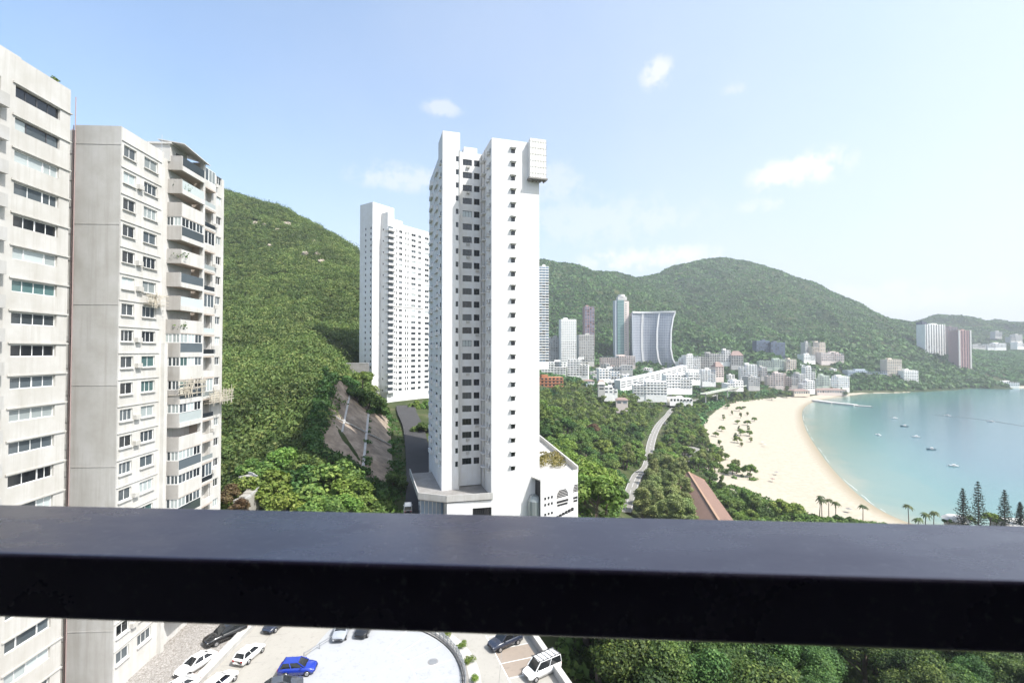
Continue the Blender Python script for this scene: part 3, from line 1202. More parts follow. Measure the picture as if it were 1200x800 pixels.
for zc in rows:
    if zc > 1.5:
        w.box(0, .1, .1, 6.95, zc + 1.0, zc + 1.1)
        w.box(0, .2, .35, 2.45, zc - .84, zc - .73)
        w.box(0, .2, 3.75, 6.3, zc - .84, zc - .73)
w.build('ledge', M['white'], B)
for k, zc in enumerate(rows):
    if zc <= 1.5:
        continue
    g = rnd.choice(GL)
    window(B, (0, .2, 0), (0, 1), .30, zc - .7, 2.0, 1.35, rnd.choice([2, 2, 3]), g if rnd.random() < .6 else 'gl_dark', .16)
    if rnd.random() < .45:
        ac = MB()
        y_ = rnd.choice([2.62, 2.7, 2.56])
        ac.box(.005, .42, y_, y_ + .8, zc - .75, zc - .2)
        ac.build('air_conditioner', M['offwhite'], B)
    window(B, (0, .2, 0), (0, 1), 3.65, zc - .7, 2.4, 1.35, rnd.choice([2, 3, 3]), rnd.choice(GL), .16)
# recess between the blocks with pipes, air conditioners and planters
w = MB()
w.box(-13, -5.13, 1.2, 1.5, -1, TB - .2)
w.build('recess_wall', M['concrete_dark'], B)
for x, y, r in ((-5.0, -.10, .05), (-5.35, .10, .045), (-6.3, 1.05, .06)):
    w = MB()
    w.cyl((x, y, -1), (x, y, TB + (3.2 if x == -5.0 else 0)), r, r, 7)
    w.build('drain_pipe', M['pipe'], B)
for k in range(20):
    z = TB - 3.4 - k * 3.1
    if z < 0:
        break
    w = MB()
    w.box(-6.4, -5.2, .25, 1.19, z, z + .12)
    w.box(-6.4, -5.2, .20, .26, z + .12, z + .55 + .25 * rnd.random())
    w.build('recess_balcony', M['concrete'], B)
    w = MB()
    w.box(-6.2, -5.45, .30, .62, z + .66, z + 1.28)
    w.cyl((-5.82, .29, z + .97), (-5.82, .27, z + .97), .24, .24, 12, 1)
    w.build('air_conditioner', [M['offwhite'], M['dark_metal']], B)
w = MB()
w.cyl((0, 6.95, TB - .2), (0, 6.95, TB + 2.2), .04, .03, 6)
w.build('mast', M['steel'], B)

# ---- balcony wing
p0 = HC + 10.5
par = [p0 + 3.14 * k for k in range(5, -16, -1)]       # parapet tops
X1, Y0, Y1 = 1.5, 8.7, 14.4
w = MB()
w.box(-12, -1.6, 8.0, 21.2, -1, 25.4 + HC)
w.box(.85, 1.3, 13.9, 14.4, 3.2, par[0] + 1.3)
w.box(-1.6, .25, 17.9, 18.2, 2.2, par[0] + .4)
hol = []
for p in par:
    if p > 3:
        hol.append((.9, 2.3, p + 1 - .1, p + 1 + 1.1))
w.wall((.3, 18.2, -1), (0, 1), 3.0, par[0] + .2, hol, .3)
w.box(-1.6, -.0, 18.25, 21.15, par[0] - 1.2, par[0] - .9)
w.quad((.3, 21.2, -1), (-12, 21.2, -1), (-12, 21.2, par[0] - .8), (.3, 21.2, par[0] - .8))
w.build('wing_wall', M['white'], B)
w = MB()
w.box(-1.6, .84, 14.1, 14.3, 3.2, par[0] + 1.2)
w.build('bay_divider', M['int_warm'], B)
for k, p in enumerate(par):
    if p < 4.5:
        break
    lo = p - 1.9
    enclosed = (k in (3, 8, 9, 11, 13, 15)) or (k > 8 and rnd.random() < .3)
    fr_ = MB()
    # front parapet with a coloured tile face, slab and side parapet
    fr_.box(-1.6, X1, Y0, Y0 + .16, lo, p, 0)
    fr_.box(-1.6, X1 - .002, Y0 + .16, Y1 - .5, lo, lo + .18, 2)
    if k in (2, 4, 7, 9, 12, 14):
        fr_.box(X1 - .14, X1, Y0 + .16, Y1 - .5, lo + .1, p - .02, 1)
    else:
        fr_.box(X1 - .16, X1 + .04, Y0 + .16, Y1 - .5, lo - .02, lo + .62, 1)
    fr_.build('balcony', [M['balcony_grey'], M['white'], M['int_warm']], B)
    if k not in (2, 4, 7, 9, 12, 14):
        g = MB()
        g.box(X1 - .08, X1 - .06, Y0 + .2, Y1 - .52, lo + .62, p - .05)
        g.build('glass_rail', M[('gl_mid', 'gl_pale', 'gl_teal', 'gl_mid', 'gl_pale')[k % 5]], B)
    if enclosed:
        for i in range(3):
            window(B, (-1.5, Y0 + .05, 0), (1, 0), .05 + i * .98, p, .96, 1.24, 2, rnd.choice(['gl_dark', 'gl_mid', 'gl_pale']), .02, 'w', .08)
        for i in range(3):
            window(B, (X1 - .05, Y0 + .2, 0), (0, 1), .02 + i * 1.6, p, 1.58, 1.24, 2, rnd.choice(GL), .02, 'w', .07)
    else:
        window(B, (-1.58, Y0 + .3, 0), (0, 1), .2, lo + .2, 4.6, 2.5, 4, rnd.choice(['gl_mid', 'gl_mid', 'gl_pale']), .0, 'd', .08, 'glass_door')
        if k % 3 == 1:
            t = thing('balcony_plant', 'green potted plants on a balcony of the second pale block, storey %s from the roof' % ('first second third fourth fifth sixth seventh eighth ninth tenth eleventh twelfth thirteenth fourteenth fifteenth sixteenth seventeenth eighteenth'.split()[min(k, 17)]), 'plant',
                      B.matrix_basis @ Vector((0, 0, 0)) if False else fr(-42.5 - .3 + .9, 57.3 + Y0 + 1.0, Z0 + lo + .18), 0)
            put('leaves', crown_mesh('leaves', 'bush', 1.9, 320, .13, M['leaf_dark'], 50 + k)[0], t)
            mb = MB()
            mb.cyl((0, 0, 0), (0, 0, .45), .22, .3, 10)
            mb.build('pot', M['concrete'], t)
    # second bay
    q = p - .55
    s2 = MB()
    s2.box(-1.6, .9, Y1 + .02, 17.88, q - 1.5, q - 1.28, 1)
    if k % 3 == 0:
        s2.box(.72, .9, Y1 + .02, 17.88, q - 1.28, q - .35, 0)
    else:
        s2.box(.8, .92, Y1 + .02, 17.88, q - 1.28, q - .95, 0)
    s2.build('side_balcony', [M['white'], M['int_warm']], B)
    if k % 3:
        g = MB()
        g.box(.84, .86, Y1 + .05, 17.85, q - .95, q - .3)
        g.build('glass_rail', M[('gl_mid', 'gl_pale', 'gl_dark')[k % 3]], B)
    if k in (0, 3, 6, 10, 14):
        for i in range(2):
            window(B, (.8, Y1 + .05, 0), (0, 1), i * 1.7, q - .3, 1.68, 1.9, 2, rnd.choice(['gl_mid', 'gl_pale', 'gl_dark']), .02, 'w', .07)
    else:
        window(B, (-1.58, Y1 + .1, 0), (0, 1), .1, q - 1.25, 3.2, 2.5, 3, rnd.choice(['gl_dark', 'gl_mid', 'gl_pale']), -.02, 'w', .08, 'glass_door')
    window(B, (.3, 18.2, 0), (0, 1), .9, p - .1, 1.4, 1.2, 2, rnd.choice(GL), .14)
    if k % 2 == 0:
        ac = MB()
        ac.box(.31, .70, 18.3, 19.0, p - .9, p - .35)
        ac.build('air_conditioner', M['offwhite'], B)
w = MB()
w.add([(-1.6, 8.5, par[0] + 2.1), (1.9, 8.5, par[0] + 1.5), (1.9, 14.6, par[0] + .9), (-1.6, 14.6, par[0] + 2.0),
       (-1.6, 8.5, par[0] + 2.2), (1.9, 8.5, par[0] + 1.6), (1.9, 14.6, par[0] + 1.0), (-1.6, 14.6, par[0] + 2.1)],
      [(3, 2, 1, 0), (4, 5, 6, 7), (0, 1, 5, 4), (1, 2, 6, 5), (2, 3, 7, 6), (3, 0, 4, 7)])
w.build('roof_awning', M['white'], B)
w = MB()
w.box(-4.6, .0, 8.6, 12.2, 25.4 + HC, 27.7 + HC)
w.box(-4.8, .25, 8.4, 12.4, 27.7 + HC, 27.95 + HC)
w.build('roof_house', M['white'], B)
window(B, (0, 8.6, 0), (0, 1), 1.2, 26.1 + HC, 1.5, .9, 2, 'gl_dark', -.03, 'd', .06)
w = MB()
for y in (14.6, 17.5, 20.5):
    w.cyl((.2, y, par[0] - 1), (.2, y, par[0] + 1.6), .035, .025, 6)
w.build('roof_rail', M['steel'], B)

# scaffolding platforms of bamboo hung on the balcony wing
srnd = random.Random(8)


def scaffold(label, x0, x1, y0, y1, z0, z1, n):
    t = thing('bamboo_scaffold', label, 'scaffold', fr(-42.5 + x0, 57.3 + y0, Z0 + z0), TH)
    a = MB()
    dx, dy, dz = x1 - x0, y1 - y0, z1 - z0
    for i in range(n):
        k = srnd.random()
        a.cyl((dx + srnd.uniform(-.1, .3), k * dy, -.4), (dx + srnd.uniform(-.1, .3), k * dy + srnd.uniform(-.5, .5), dz + srnd.uniform(-.2, .6)), .035, .03, 5)
        z = srnd.random() * dz
        a.cyl((dx, -.5, z), (dx + .1, dy + .5, z + srnd.uniform(-.3, .3)), .035, .03, 5)
        a.cyl((-.3, k * dy, z), (dx + .4, k * dy, z + srnd.uniform(-.2, .2)), .035, .03, 5)
        a.cyl((dx, k * dy, 0), (dx + .2, k * dy + srnd.uniform(-1.4, 1.4), dz), .03, .03, 5)
    a.build('poles', M['timber'], t)
    b_ = MB()
    b_.box(0, dx, 0, dy, -.05, .0)
    b_.build('plank_deck', M['timber'], t)
    c_ = MB()
    for i in range(3):
        k = srnd.random()
        c_.box(dx - .05, dx - .03, dy * i / 7, dy * (i + .8) / 7, dz * .1, dz * (.5 + .45 * k))
    c_.build('netting', M['awning'], t)


scaffold('bamboo scaffold hung on the grey fronted balconies of the second pale block', .2, 1.75, 8.6, 14.0, HC - 5.9, HC - 4.0, 10)
scaffold('bamboo scaffold jutting from the far corner of the second pale block', .1, 1.6, 16.0, 21.6, HC - 7.8, HC - 5.9, 9)
scaffold('small bamboo frame under a window beside the stacked balconies', -.3, .7, 4.0, 7.0, HC + 7.0 - 1.2, HC + 7.0 + .0, 7)

# ---------------------------------------------------------------- the white tower in the middle
TW = thing('residential_tower', 'tall bright white tower with plain square windows in the middle of the view', 'building', (-4.27, 99.65, Z0), R(16.8))
tt = 44.8 + HC
NF = 24
zr = [42.5 - 2.92 * k + HC for k in range(NF)]
w = MB()
w.wall((0, 0, -1), (1, 0), 10.6, tt + 1, [(4.25, 5.15, z + .55, z + 1.45) for z in zr], .25)
w.quad((10.6, 0, -1), (10.6, 20, -1), (10.6, 20, tt), (10.6, 0, tt))
w.quad((0, 0, tt), (10.6, 0, tt), (10.6, 20, tt), (0, 20, tt))
w.wall((0, 9, -1), (0, -1), 9, tt + 1, [q for z in zr for q in ((1.6, 2.6, z + .5, z + 1.6), (4.6, 5.6, z + .5, z + 1.6), (7.0, 8.0, z + .5, z + 1.6))], .25)
w.wall((-5.37, 9, 9), (1, 0), 5.37, tt - 9, [q for z in zr for q in ((.95, 3.05, z - 9.65, z - 8.25), (3.55, 4.85, z - 9.65, z - 8.25))], .25)
w.wall((-9.23, 7.3, 8.6), (1, 0), 3.86, tt + 3.5 - 8.6, [(2.95, 3.55, z - 9.25, z - 8.1) for z in zr], .25)
w.quad((-5.37, 7.3, 8.6), (-5.37, 9, 8.6), (-5.37, 9, tt + 3.5), (-5.37, 7.3, tt + 3.5))
w.quad((-5.37, 9, 9), (0, 9, 9), (0, 14, 9), (-5.37, 14, 9))
w.quad((-5.37, 9, tt), (0, 9, tt), (0, 30, tt), (-5.37, 30, tt))
w.quad((-5.37, 9, tt), (-5.37, 14, tt), (-5.37, 14, tt + 3.5), (-5.37, 9, tt + 3.5))
w.add([(-9.23, 7.3, tt + 3.5), (-5.37, 7.3, tt + 3.5), (-5.37, 14, tt + 3.5), (-9.23, 14, tt + 3.5)], [(0, 1, 2, 3)])
w.quad((-9.23, 14, tt), (-5.37, 14, tt), (-5.37, 14, tt + 3.5), (-9.23, 14, tt + 3.5))
w.quad((-9.23, 14, tt), (-5.37, 14, tt), (-5.37, 30, tt), (-9.23, 30, tt))
hl = []
for z in zr:
    hl += [(1.2, 2.2, z - 9.3, z - 8.1), (3.6, 6.2, z - 9.6, z - 8.2), (9.0, 10.2, z - 9.4, z - 8.2), (13.0, 15.6, z - 9.6, z - 8.2), (19.5, 20.9, z - 9.5, z - 8.2)]
w.wall((-9.23, 30, 8.6), (0, -1), 22.7, tt - 8.6, hl, .25)
w.quad((-9.23, 14, tt), (-9.23, 7.3, tt), (-9.23, 7.3, tt + 3.5), (-9.23, 14, tt + 3.5))
w.quad((10.6, 20, -1), (-9.23, 30, -1), (-9.23, 30, tt), (10.6, 20, tt))
w.box(-3.2, 0.0, 14.0, 20, tt + .002, tt + 3.4)
w.box(-5.3, -.02, 13.9, 14.0, -1, 14)
w.build('wall', M['white_clean'], TW)
w = MB()
w.box(-9.2, 10.57, 10.3, 19.9, 14.5, tt - .3)
w.box(.3, 10.3, .35, 10.2, -1, tt - .3)
w.build('core', M['black_int'], TW)
cnt = 0
for z in zr:
    g = ['gl_dark', 'gl_dark', 'gl_mid']
    window(TW, (0, 0, 0), (1, 0), 4.25, z - .45, .9, .9, 1, 'gl_dark', .2, 'd', .06)
    window(TW, (-5.37, 9, 0), (1, 0), .95, z - .65, 2.1, 1.4, 3, 'gl_dark' if rnd.random() < .75 else rnd.choice(['gl_mid', 'gl_pale']), .15, 'd', .06)
    window(TW, (-5.37, 9, 0), (1, 0), 3.55, z - .65, 1.3, 1.4, 2, 'gl_dark', .15, 'd', .06)
    window(TW, (-9.23, 7.3, 0), (1, 0), 2.95, z - .65, .6, 1.15, 1, 'gl_dark', .15, 'd', .06)
sm = MB()
for z in zr:
    for u, ww in ((1.2, 1.0), (3.6, 2.6), (9.0, 1.2), (13.0, 2.6), (19.5, 1.4)):
        y1 = 30 - u
        sm.box(-9.1, -9.08, y1 - ww, y1, z - .95, z + .55)
    for u in (1.6, 4.6, 7.0):
        sm.box(.2, .22, 9 - u - 1.0, 9 - u, z - .55, z + .65)
o = sm.build('side_windows', M['gl_dark'], TW)
o['kind'] = 'stuff'
hood_f = MB().box(4.0, 5.4, -.62, -.004, .10, .22).mesh('sunshade', M['white_clean'])
hood_a = MB().box(-.75, -.004, 1.2, 2.4, -.72, -.6).mesh('sunshade', M['white_clean'])
hood_b = MB().box(-.9, -.004, 4.9, 7.3, -.7, -.58).mesh('sunshade', M['white_clean'])
acm = MB().box(-.6, -.05, 1.3, 2.0, -.595, -.1).mesh('air_conditioner', M['offwhite'])
acb = MB().box(-.35, .35, -.42, -.002, -.5, .0).mesh('air_conditioner', M['offwhite'])
for x, y in ((-5.2, 8.9), (-.15, 8.9), (-5.5, 7.2), (-.12, 5.9)):
    dp = MB()
    dp.cyl((x, y, 9), (x, y, tt - .3), .07, .07, 6)
    dp.build('drain_pipe', M['offwhite'], TW)
bal_m = [MB().box(*q).mesh('balcony', M['white_clean']) for q in ((-9.8, -9.234, 23.3, 27.0, -1.0, -.05), (-9.7, -9.234, 13.8, 17.4, -1.0, -.1), (-9.65, -9.234, 9.0, 10.5, -.9, -.75))]
for z in zr:
    for hm in (hood_f, hood_a, hood_b):
        put('sunshade', hm, TW, (0, 0, z + (.5 if hm is hood_f else 0)))
    put('air_conditioner', acm, TW, (0, 0, z))
    if rnd.random() < .5:
        put('air_conditioner', acb, TW, (-3.2 if rnd.random() < .6 else -1.1, 8.996, z - .75))
    for hm in bal_m:
        put('balcony', hm, TW, (0, 0, z))
w = MB()
rwh = []
for z in zr:
    for u in (2.0, 7.0, 12.0, 18.0, 23.0):
        rwh.append((u, u + 1.6, z - 9.5, z - 8.2))
w.wall((-5.4, 62, 8.6), (0, -1), 26, tt - 6.6, rwh, .25)
w.quad((-5.4, 36, -1), (3, 36, -1), (3, 36, tt + 2), (-5.4, 36, tt + 2))
w.quad((3, 36, -1), (3, 62, -1), (3, 62, tt + 2), (3, 36, tt + 2))
w.quad((-5.4, 36, tt + 2), (3, 36, tt + 2), (3, 62, tt + 2), (-5.4, 62, tt + 2))
w.quad((3, 62, -1), (-5.4, 62, -1), (-5.4, 62, tt + 2), (3, 62, tt + 2))
w.quad((-5.4, 62, -1), (-5.4, 36, -1), (-5.4, 36, 8.6), (-5.4, 62, 8.6))
w.build('rear_wing', M['white_clean'], TW)
w = MB()
w.box(-5.15, -5.0, 36.2, 61.8, 9, tt)
w.build('rear_glazing', M['gl_dark'], TW)
# deck, podium and car park under the tower
w = MB()
dk = 54.8 - Z0
w.prism([(-14.6, 3.2), (-14.6, 24), (0.0, 24), (0, 6), (0, -1.0), (-9.5, -.2)], dk - .35, dk, 0)
w.build('deck', M['concrete_dark'], TW)
w = MB()
w.wall((-9.3, -.4, -1), (1, -.06), 9.3, dk + .62, [(5.2, 9.1, 3.6, 5.2), (5.2, 9.1, 6.0, 8.0)], .5)
w.quad((-9.3, -.4, -1), (-9.3, -.4, dk - .4), (-9.3, 8, dk - .4), (-9.3, 8, -1))
w.build('podium_wall', M['white_clean'], TW)
w = MB()
w.bar((-14.6, 3.2, dk + .55), (-9.4, -.5, dk + .55), .25, 1.3)
w.bar((-9.4, -.5, dk + .55), (0, -1.2, dk + .55), .25, 1.3)
w.bar((-14.6, 3.2, dk + .55), (-14.6, 24, dk + .55), .2, 1.3)
w.build('parapet', M['concrete'], TW)
w = MB()
for i in range(9):
    w.box(-4.3 + i * .45, -4.27 + i * .45 + .1, -.55, -.30, 2.6, 7.0)
w.box(-4.4, -.1, .35, .42, 2.4, 7.2)
w.build('louvre', M['black_int'], TW)
w = MB()
w.box(-14.2, -9.4, 4.0, 7.0, -1, dk - .4)
for i in range(6):
    w.box(-14.1 + i * .8, -14.0 + i * .8, 3.9, 4.0, 0, dk - .5, 1)
w.build('glazed_lobby', [M['gl_blue'], M['steel']], TW)
w = MB()
w.cyl((9.4, -1.0, -1), (9.4, -1.0, 7.6), 1.7, 1.7, 18)
w.cyl((9.4, -1.0, 7.6), (9.4, -1.0, 8.6), 1.7, 1.2, 18)
w.build('glass_stair', M['gl_pale'], TW)

# the car-park podium to the right of it with its round and square openings
a = Vector((5.9, 99.3, 0))
PD = thing('podium_building', 'low white car park building with arched and square openings and a roof garden', 'building', (a.x, a.y, Z0), math.atan2(.619, .786))
RT = 58.9 - Z0
du = Vector((.786, .619, 0))
Pl = lambda X, Y: ((X - a.x) * du.x + (Y - a.y) * du.y, -(X - a.x) * du.y + (Y - a.y) * du.x)
w = MB()
holes = [(1.0 + .95 * i, 1.6 + .95 * i, z, z + .62) for i in range(3) for z in (4.3, 5.6, 7.6, 8.9)]
# half-round louvred openings as stepped slots, plus slit bays
for (uc, half, zb) in ((6.3, 1.75, 8.6), (10.4, .9, 9.0)):
    for j in range(5):
        hw_ = half * math.sqrt(max(0, 1 - (j / 5.2) ** 2))
        holes.append((uc - hw_, min(uc + hw_, 10.95), zb + j * .33, zb + j * .33 + .331))
for (uc, half, zb) in ((6.3, 1.75, 6.9), (10.2, .7, 6.9)):
    holes.append((uc - half, uc + half, zb + .55, zb + 1.15))
    holes.append((uc - half * .9, uc + half * .9, zb - .1, zb + .45))
for j in range(6):
    holes.append((4.3 + j * .9, 4.3 + (j + 1) * .9, 4.4 + .12 * j, 5.0 + .17 * j))
w.wall((0, 0, -1), (1, 0), 11.0, RT + 1, holes, .16)
b2 = Pl(14.4, 106.1)
c2 = Pl(8.2, 146)
w.quad((11, 0, -1), (c2[0], c2[1], -1), (c2[0], c2[1], RT), (11, 0, RT))
w.build('wall', M['white_clean'], PD)
w = MB()
w.prism([(.1, .17), (10.8, .17), (c2[0] - 1, c2[1]), Pl(2, 146), Pl(2, 112)], -1, RT - .9, 0)
w.build('core', M['black_int'], PD)  # black solid close behind the openings, paints the darkness inside
w = MB()
w.prism([(0.0, .02), (10.98, .02), (c2[0], c2[1]), Pl(-2, 146), Pl(-2, 112)], RT - .85, RT - .6, 0)
w.build('roof_terrace', M['offwhite'], PD)
w = MB()
w.bar((11.05, .1, RT), (c2[0], c2[1], RT), .35, 1.3)
w.build('parapet', M['white'], PD)
prn = random.Random(3)
rp = []
for i in range(70):
    q = Pl(prn.uniform(4.5, 12.6), prn.uniform(110, 128))
    if 0 < q[0] and q[1] > 1:
        X, Y = prn.uniform(4.8, 12.4), prn.uniform(109, 123)
        rp.append((X, Y, 58.9))
blobs('roof_garden', rp, [prn.uniform(.5, 1.1) for _ in rp], leaf_mat('yellow_green_leaves', (.07, .07, .02), (.17, .15, .05), (.28, .24, .10)), 8, 'yellowish green planting on the roof of the white podium building', 'plants', 40, .22)

# the boxed platform hung at the top right corner of the tower
o_ = TW
NB = thing('scaffold_box', 'white netted scaffold box hung at the top right corner of the tall white tower', 'scaffold',
           Vector((-4.27, 99.65, Z0)) + Matrix.Rotation(R(16.8), 3, 'Z') @ Vector((8.1, -1.35, tt - 8.2)), R(16.8))
w = MB()
w.box(0, 3.6, 0, 1.3, .3, 8.6)
w.build('net', M['white_far'], NB)
w = MB()
for i in range(7):
    w.box(-.03 + i * .6, .05 + i * .6, -.06, -.004, .3, 8.7)
for j in range(6):
    w.box(-.05, 3.65, -.09, -.062, 1.2 + j * 1.35, 1.28 + j * 1.35)
w.build('poles', M['white'], NB)
w = MB()
w.box(-.3, 3.9, -.2, 1.3, -.05, .28)
for i in range(5):
    w.box(.1 + i * .8, .3 + i * .8, .0, 1.3, -.35, -.052)
w.build('platform', M['concrete_dark'], NB)

# ---------------------------------------------------------------- the second white tower, farther back
T2 = thing('residential_tower', 'stepped white tower with a column of round balconies beside the green hill', 'building', (-70.8, 241.6, 58.0), R(-35))
h2 = EYE - 58.0
tA, tB, tC = 75.7 + h2, 71 + h2, 66.5 + h2
w = MB()
f2 = [h2 + 62.5 - 2.95 * k for k in range(29)]
w.wall((-10.1, 0, -3), (1, 0), 10.1, tA + 3, [q for z in f2 for q in ((4.2, 5.1, z + 2.4, z + 3.6), (8.3, 9.3, z + 2.4, z + 3.6))], .2)
w.quad((0, 0, -3), (0, 5.35, -3), (0, 5.35, tA), (0, 0, tA))
w.quad((-10.1, 14, -3), (-10.1, 0, -3), (-10.1, 0, tA), (-10.1, 14, tA))
w.quad((-10.1, 0, tA), (0, 0, tA), (0, 14, tA), (-10.1, 14, tA))
w.quad((0, 5.35, tC), (0, 14, tC), (0, 14, tA), (0, 5.35, tA))
w.wall((0, 5.35, -3), (1, 0), 5.2, tB + 3, [(1.4, 2.2, z + 2.4, z + 3.4) for z in f2[::2]], .2)
w.quad((0, 5.35, tB), (5.2, 5.35, tB), (5.2, 9, tB), (0, 9, tB))
w.quad((5.2, 9, tC), (0, 9, tC), (0, 9, tB), (5.2, 9, tB))
w.quad((5.2, 5.35, tC), (5.2, 9, tC), (5.2, 9, tB), (5.2, 5.35, tB))
cols2 = [(9.8, .8), (11.0, .8), (13.0, 2.2), (17.2, .9), (18.8, .9), (21.6, 3.2), (26.6, 2.2), (31.6, 3.0)]
hl = [(y - 5.35, y - 5.35 + ww, z + 2.3, z + 3.7) for z in f2 for (y, ww) in cols2 if z < tC - 1]
w.wall((5.2, 5.35, -3), (0, 1), 31.25, tC + 3, hl, .3)
w.quad((0, 9, tC), (5.2, 9, tC), (5.2, 36.6, tC), (0, 36.6, tC))
w.quad((-10.1, 9, tC), (0, 9, tC), (0, 36.6, tC), (-10.1, 36.6, tC))
w.quad((5.2, 36.6, -3), (-10.1, 36.6, -3), (-10.1, 36.6, tC), (5.2, 36.6, tC))
w.quad((-10.1, 36.6, -3), (-10.1, 14, -3), (-10.1, 14, tC), (-10.1, 36.6, tC))
w.box(-3, 2, 12, 18, tC, tC + 2.8)
w.build('wall', M['white_clean'], T2)
n_w = 0
rest = MB()
bal2 = MB()
bal2.cyl((0, 0, -1.2), (0, 0, -.15), 2.1, 2.1, 16)
bal2.box(-1.7, 1.7, -2.4, 2.4, -1.2, -.15)
bal2m = bal2.mesh('round_balcony', M['white_clean'])
for z in f2:
    for (y, ww) in cols2:
        if n_w < 100 and ww > .85:
            window(T2, (5.2, 0, 0), (0, 1), y, z - .7, ww, 1.4, 2 if ww > 1 else 1, rnd.choice(['gl_dark', 'gl_mid', 'gl_dark', 'gl_pale']), .2, 'w', .08)
            n_w += 1
        else:
            rest.box(5.0, 5.02, y, y + ww, z - .7, z + .7)
    rest.box(-5.9, -5.0, .18, .2, z - .6, z + .6)
    rest.box(-1.8, -.8, .18, .2, z - .6, z + .6)
    put('round_balcony', bal2m, T2, (5.2, 7.2, z))
for z in f2[::2]:
    rest.box(1.4, 2.2, 5.53, 5.55, z - .6, z + .4)
o = rest.build('small_windows', M['gl_dark'], T2)
o['kind'] = 'stuff'
w = MB()
w.box(5.15, 5.22, 5.5, 8.9, f2[-1] - 1.5, f2[0] + 1.4)
w.build('balcony_glazing', M['gl_mid'], T2)
for z in (f2[13], f2[22]):
    w = MB()
    w.box(5.202, 5.36, 9.5, 34.9, z - 1.3, z - .85)
    w.build('service_ledge', M['concrete'], T2)

# ------------------------------------------------------------------ roads, car park
def road_mat(name, col, vary=.25):
    m, nt, N, L, b = newmat(name)
    c = mix_col(N, L, noise(N, L, .25, 7, .65), tuple(x * (1 + vary) for x in col), tuple(x * (1 - vary) for x in col))
    c = mix_col(N, L, ramp(N, L, noise(N, L, 1.7, 5, .7), [(.55, (0, 0, 0)), (.72, (.5, .5, .5))]), c, tuple(x * .6 for x in col))
    L.new(c, b.inputs['Base Color'])
    b.inputs['Roughness'].default_value = .9
    b.inputs['Specular IOR Level'].default_value = .25
    bump(N, L, b, noise(N, L, 14, 4), .25, .02)
    return m


M['asphalt'] = road_mat('worn_shaded_asphalt', (.055, .054, .055))  # worn asphalt, darkened so the tower's shade sits in its colour
M['pale_road'] = road_mat('pale_concrete_road', (.235, .225, .205), .16)
M['drive'] = road_mat('beige_concrete_drive', (.325, .31, .28), .12)
M['deck_white'] = road_mat('white_painted_deck', (.335, .345, .36), .05)
M['line'] = plain('white_road_paint', (.60, .60, .59), .7, 0, .06)
M['bay_red'] = road_mat('brownish_parking_bay', (.27, .225, .185), .12)
# cobbles
m, nt, N, L, b = newmat('grey_cobble_paving')
vo = N.new('ShaderNodeTexVoronoi')
vo.feature = 'DISTANCE_TO_EDGE'
vo.inputs['Scale'].default_value = 3.2
g_ = N.new('ShaderNodeNewGeometry')
L.new(g_.outputs['Position'], vo.inputs['Vector'])
edge = ramp(N, L, vo.outputs['Distance'], [(.02, (0, 0, 0)), (.10, (1, 1, 1))])
cc = ramp(N, L, noise(N, L, 2.4, 3, .8), [(.3, (.20, .19, .18)), (.5, (.29, .275, .26)), (.7, (.40, .385, .365))])
L.new(mix_col(N, L, edge, (.17, .15, .13), cc), b.inputs['Base Color'])
b.inputs['Roughness'].default_value = .85
bump(N, L, b, vo.outputs['Distance'], .4, .05)
M['cobble'] = m


def road(name, pts, widths, mat, lift=.35, step=4.0, zf=None, lines=True):
    pts = [Vector((p[0], p[1], 0)) for p in pts]
    # smooth resampling
    dense = []
    for i in range(len(pts) - 1):
        p0 = pts[max(i - 1, 0)]
        p1, p2 = pts[i], pts[i + 1]
        p3 = pts[min(i + 2, len(pts) - 1)]
        n = max(2, int((p2 - p1).length / step))
        for k in range(n):
            t = k / n
            dense.append((.5 * ((2 * p1) + (p2 - p0) * t + (2 * p0 - 5 * p1 + 4 * p2 - p3) * t * t + (3 * p1 - p0 - 3 * p2 + p3) * t ** 3), (i + t)))
    dense.append((pts[-1], len(pts) - 1))
    V, F = [], []
    mid = []
    for i, (p, s) in enumerate(dense):
        a = dense[max(i - 1, 0)][0]
        c = dense[min(i + 1, len(dense) - 1)][0]
        d = (c - a).normalized()
        n = Vector((d.y, -d.x, 0))
        w = float(np.interp(s, range(len(widths)), widths))
        z = (zf(p.x, p.y) if zf else max(gz(p.x, p.y), gz((p + n * w * .5).x, (p + n * w * .5).y), gz((p - n * w * .5).x, (p - n * w * .5).y))) + lift
        V += [(p - n * w / 2) + Vector((0, 0, z)), (p + n * w / 2) + Vector((0, 0, z)), (p - n * w / 2) + Vector((0, 0, z - 1.5)), (p + n * w / 2) + Vector((0, 0, z - 1.5))]
        mid.append((p, z, d, w))
        if i:
            o = 4 * i
            F += [(o - 4, o - 3, o + 1, o), (o - 4, o, o + 2, o - 2), (o - 3, o - 1, o + 3, o + 1)]
    mb = MB()
    mb.add(V, F)
    o = mb.build(name, mat)
    struct(o)
    if lines:
        ln = MB()
        for off in (-.44, 0, .44):
            for i in range(1, len(mid)):
                if off == 0 and i % 3 == 0:
                    continue
                (p, z, d, w), (q, z2, d2, w2) = mid[i - 1], mid[i]
                n, n2 = Vector((d.y, -d.x, 0)), Vector((d2.y, -d2.x, 0))
                for s_ in (0,):
                    a, c = p + n * off * w, q + n2 * off * w2
                    h = .09
                    ln.quad(a - n * h + Vector((0, 0, z + .02)), a + n * h + Vector((0, 0, z + .02)), c + n2 * h + Vector((0, 0, z2 + .02)), c - n2 * h + Vector((0, 0, z2 + .02)))
        l = ln.build('road_markings', M['line'])
        struct(l)
    return mid


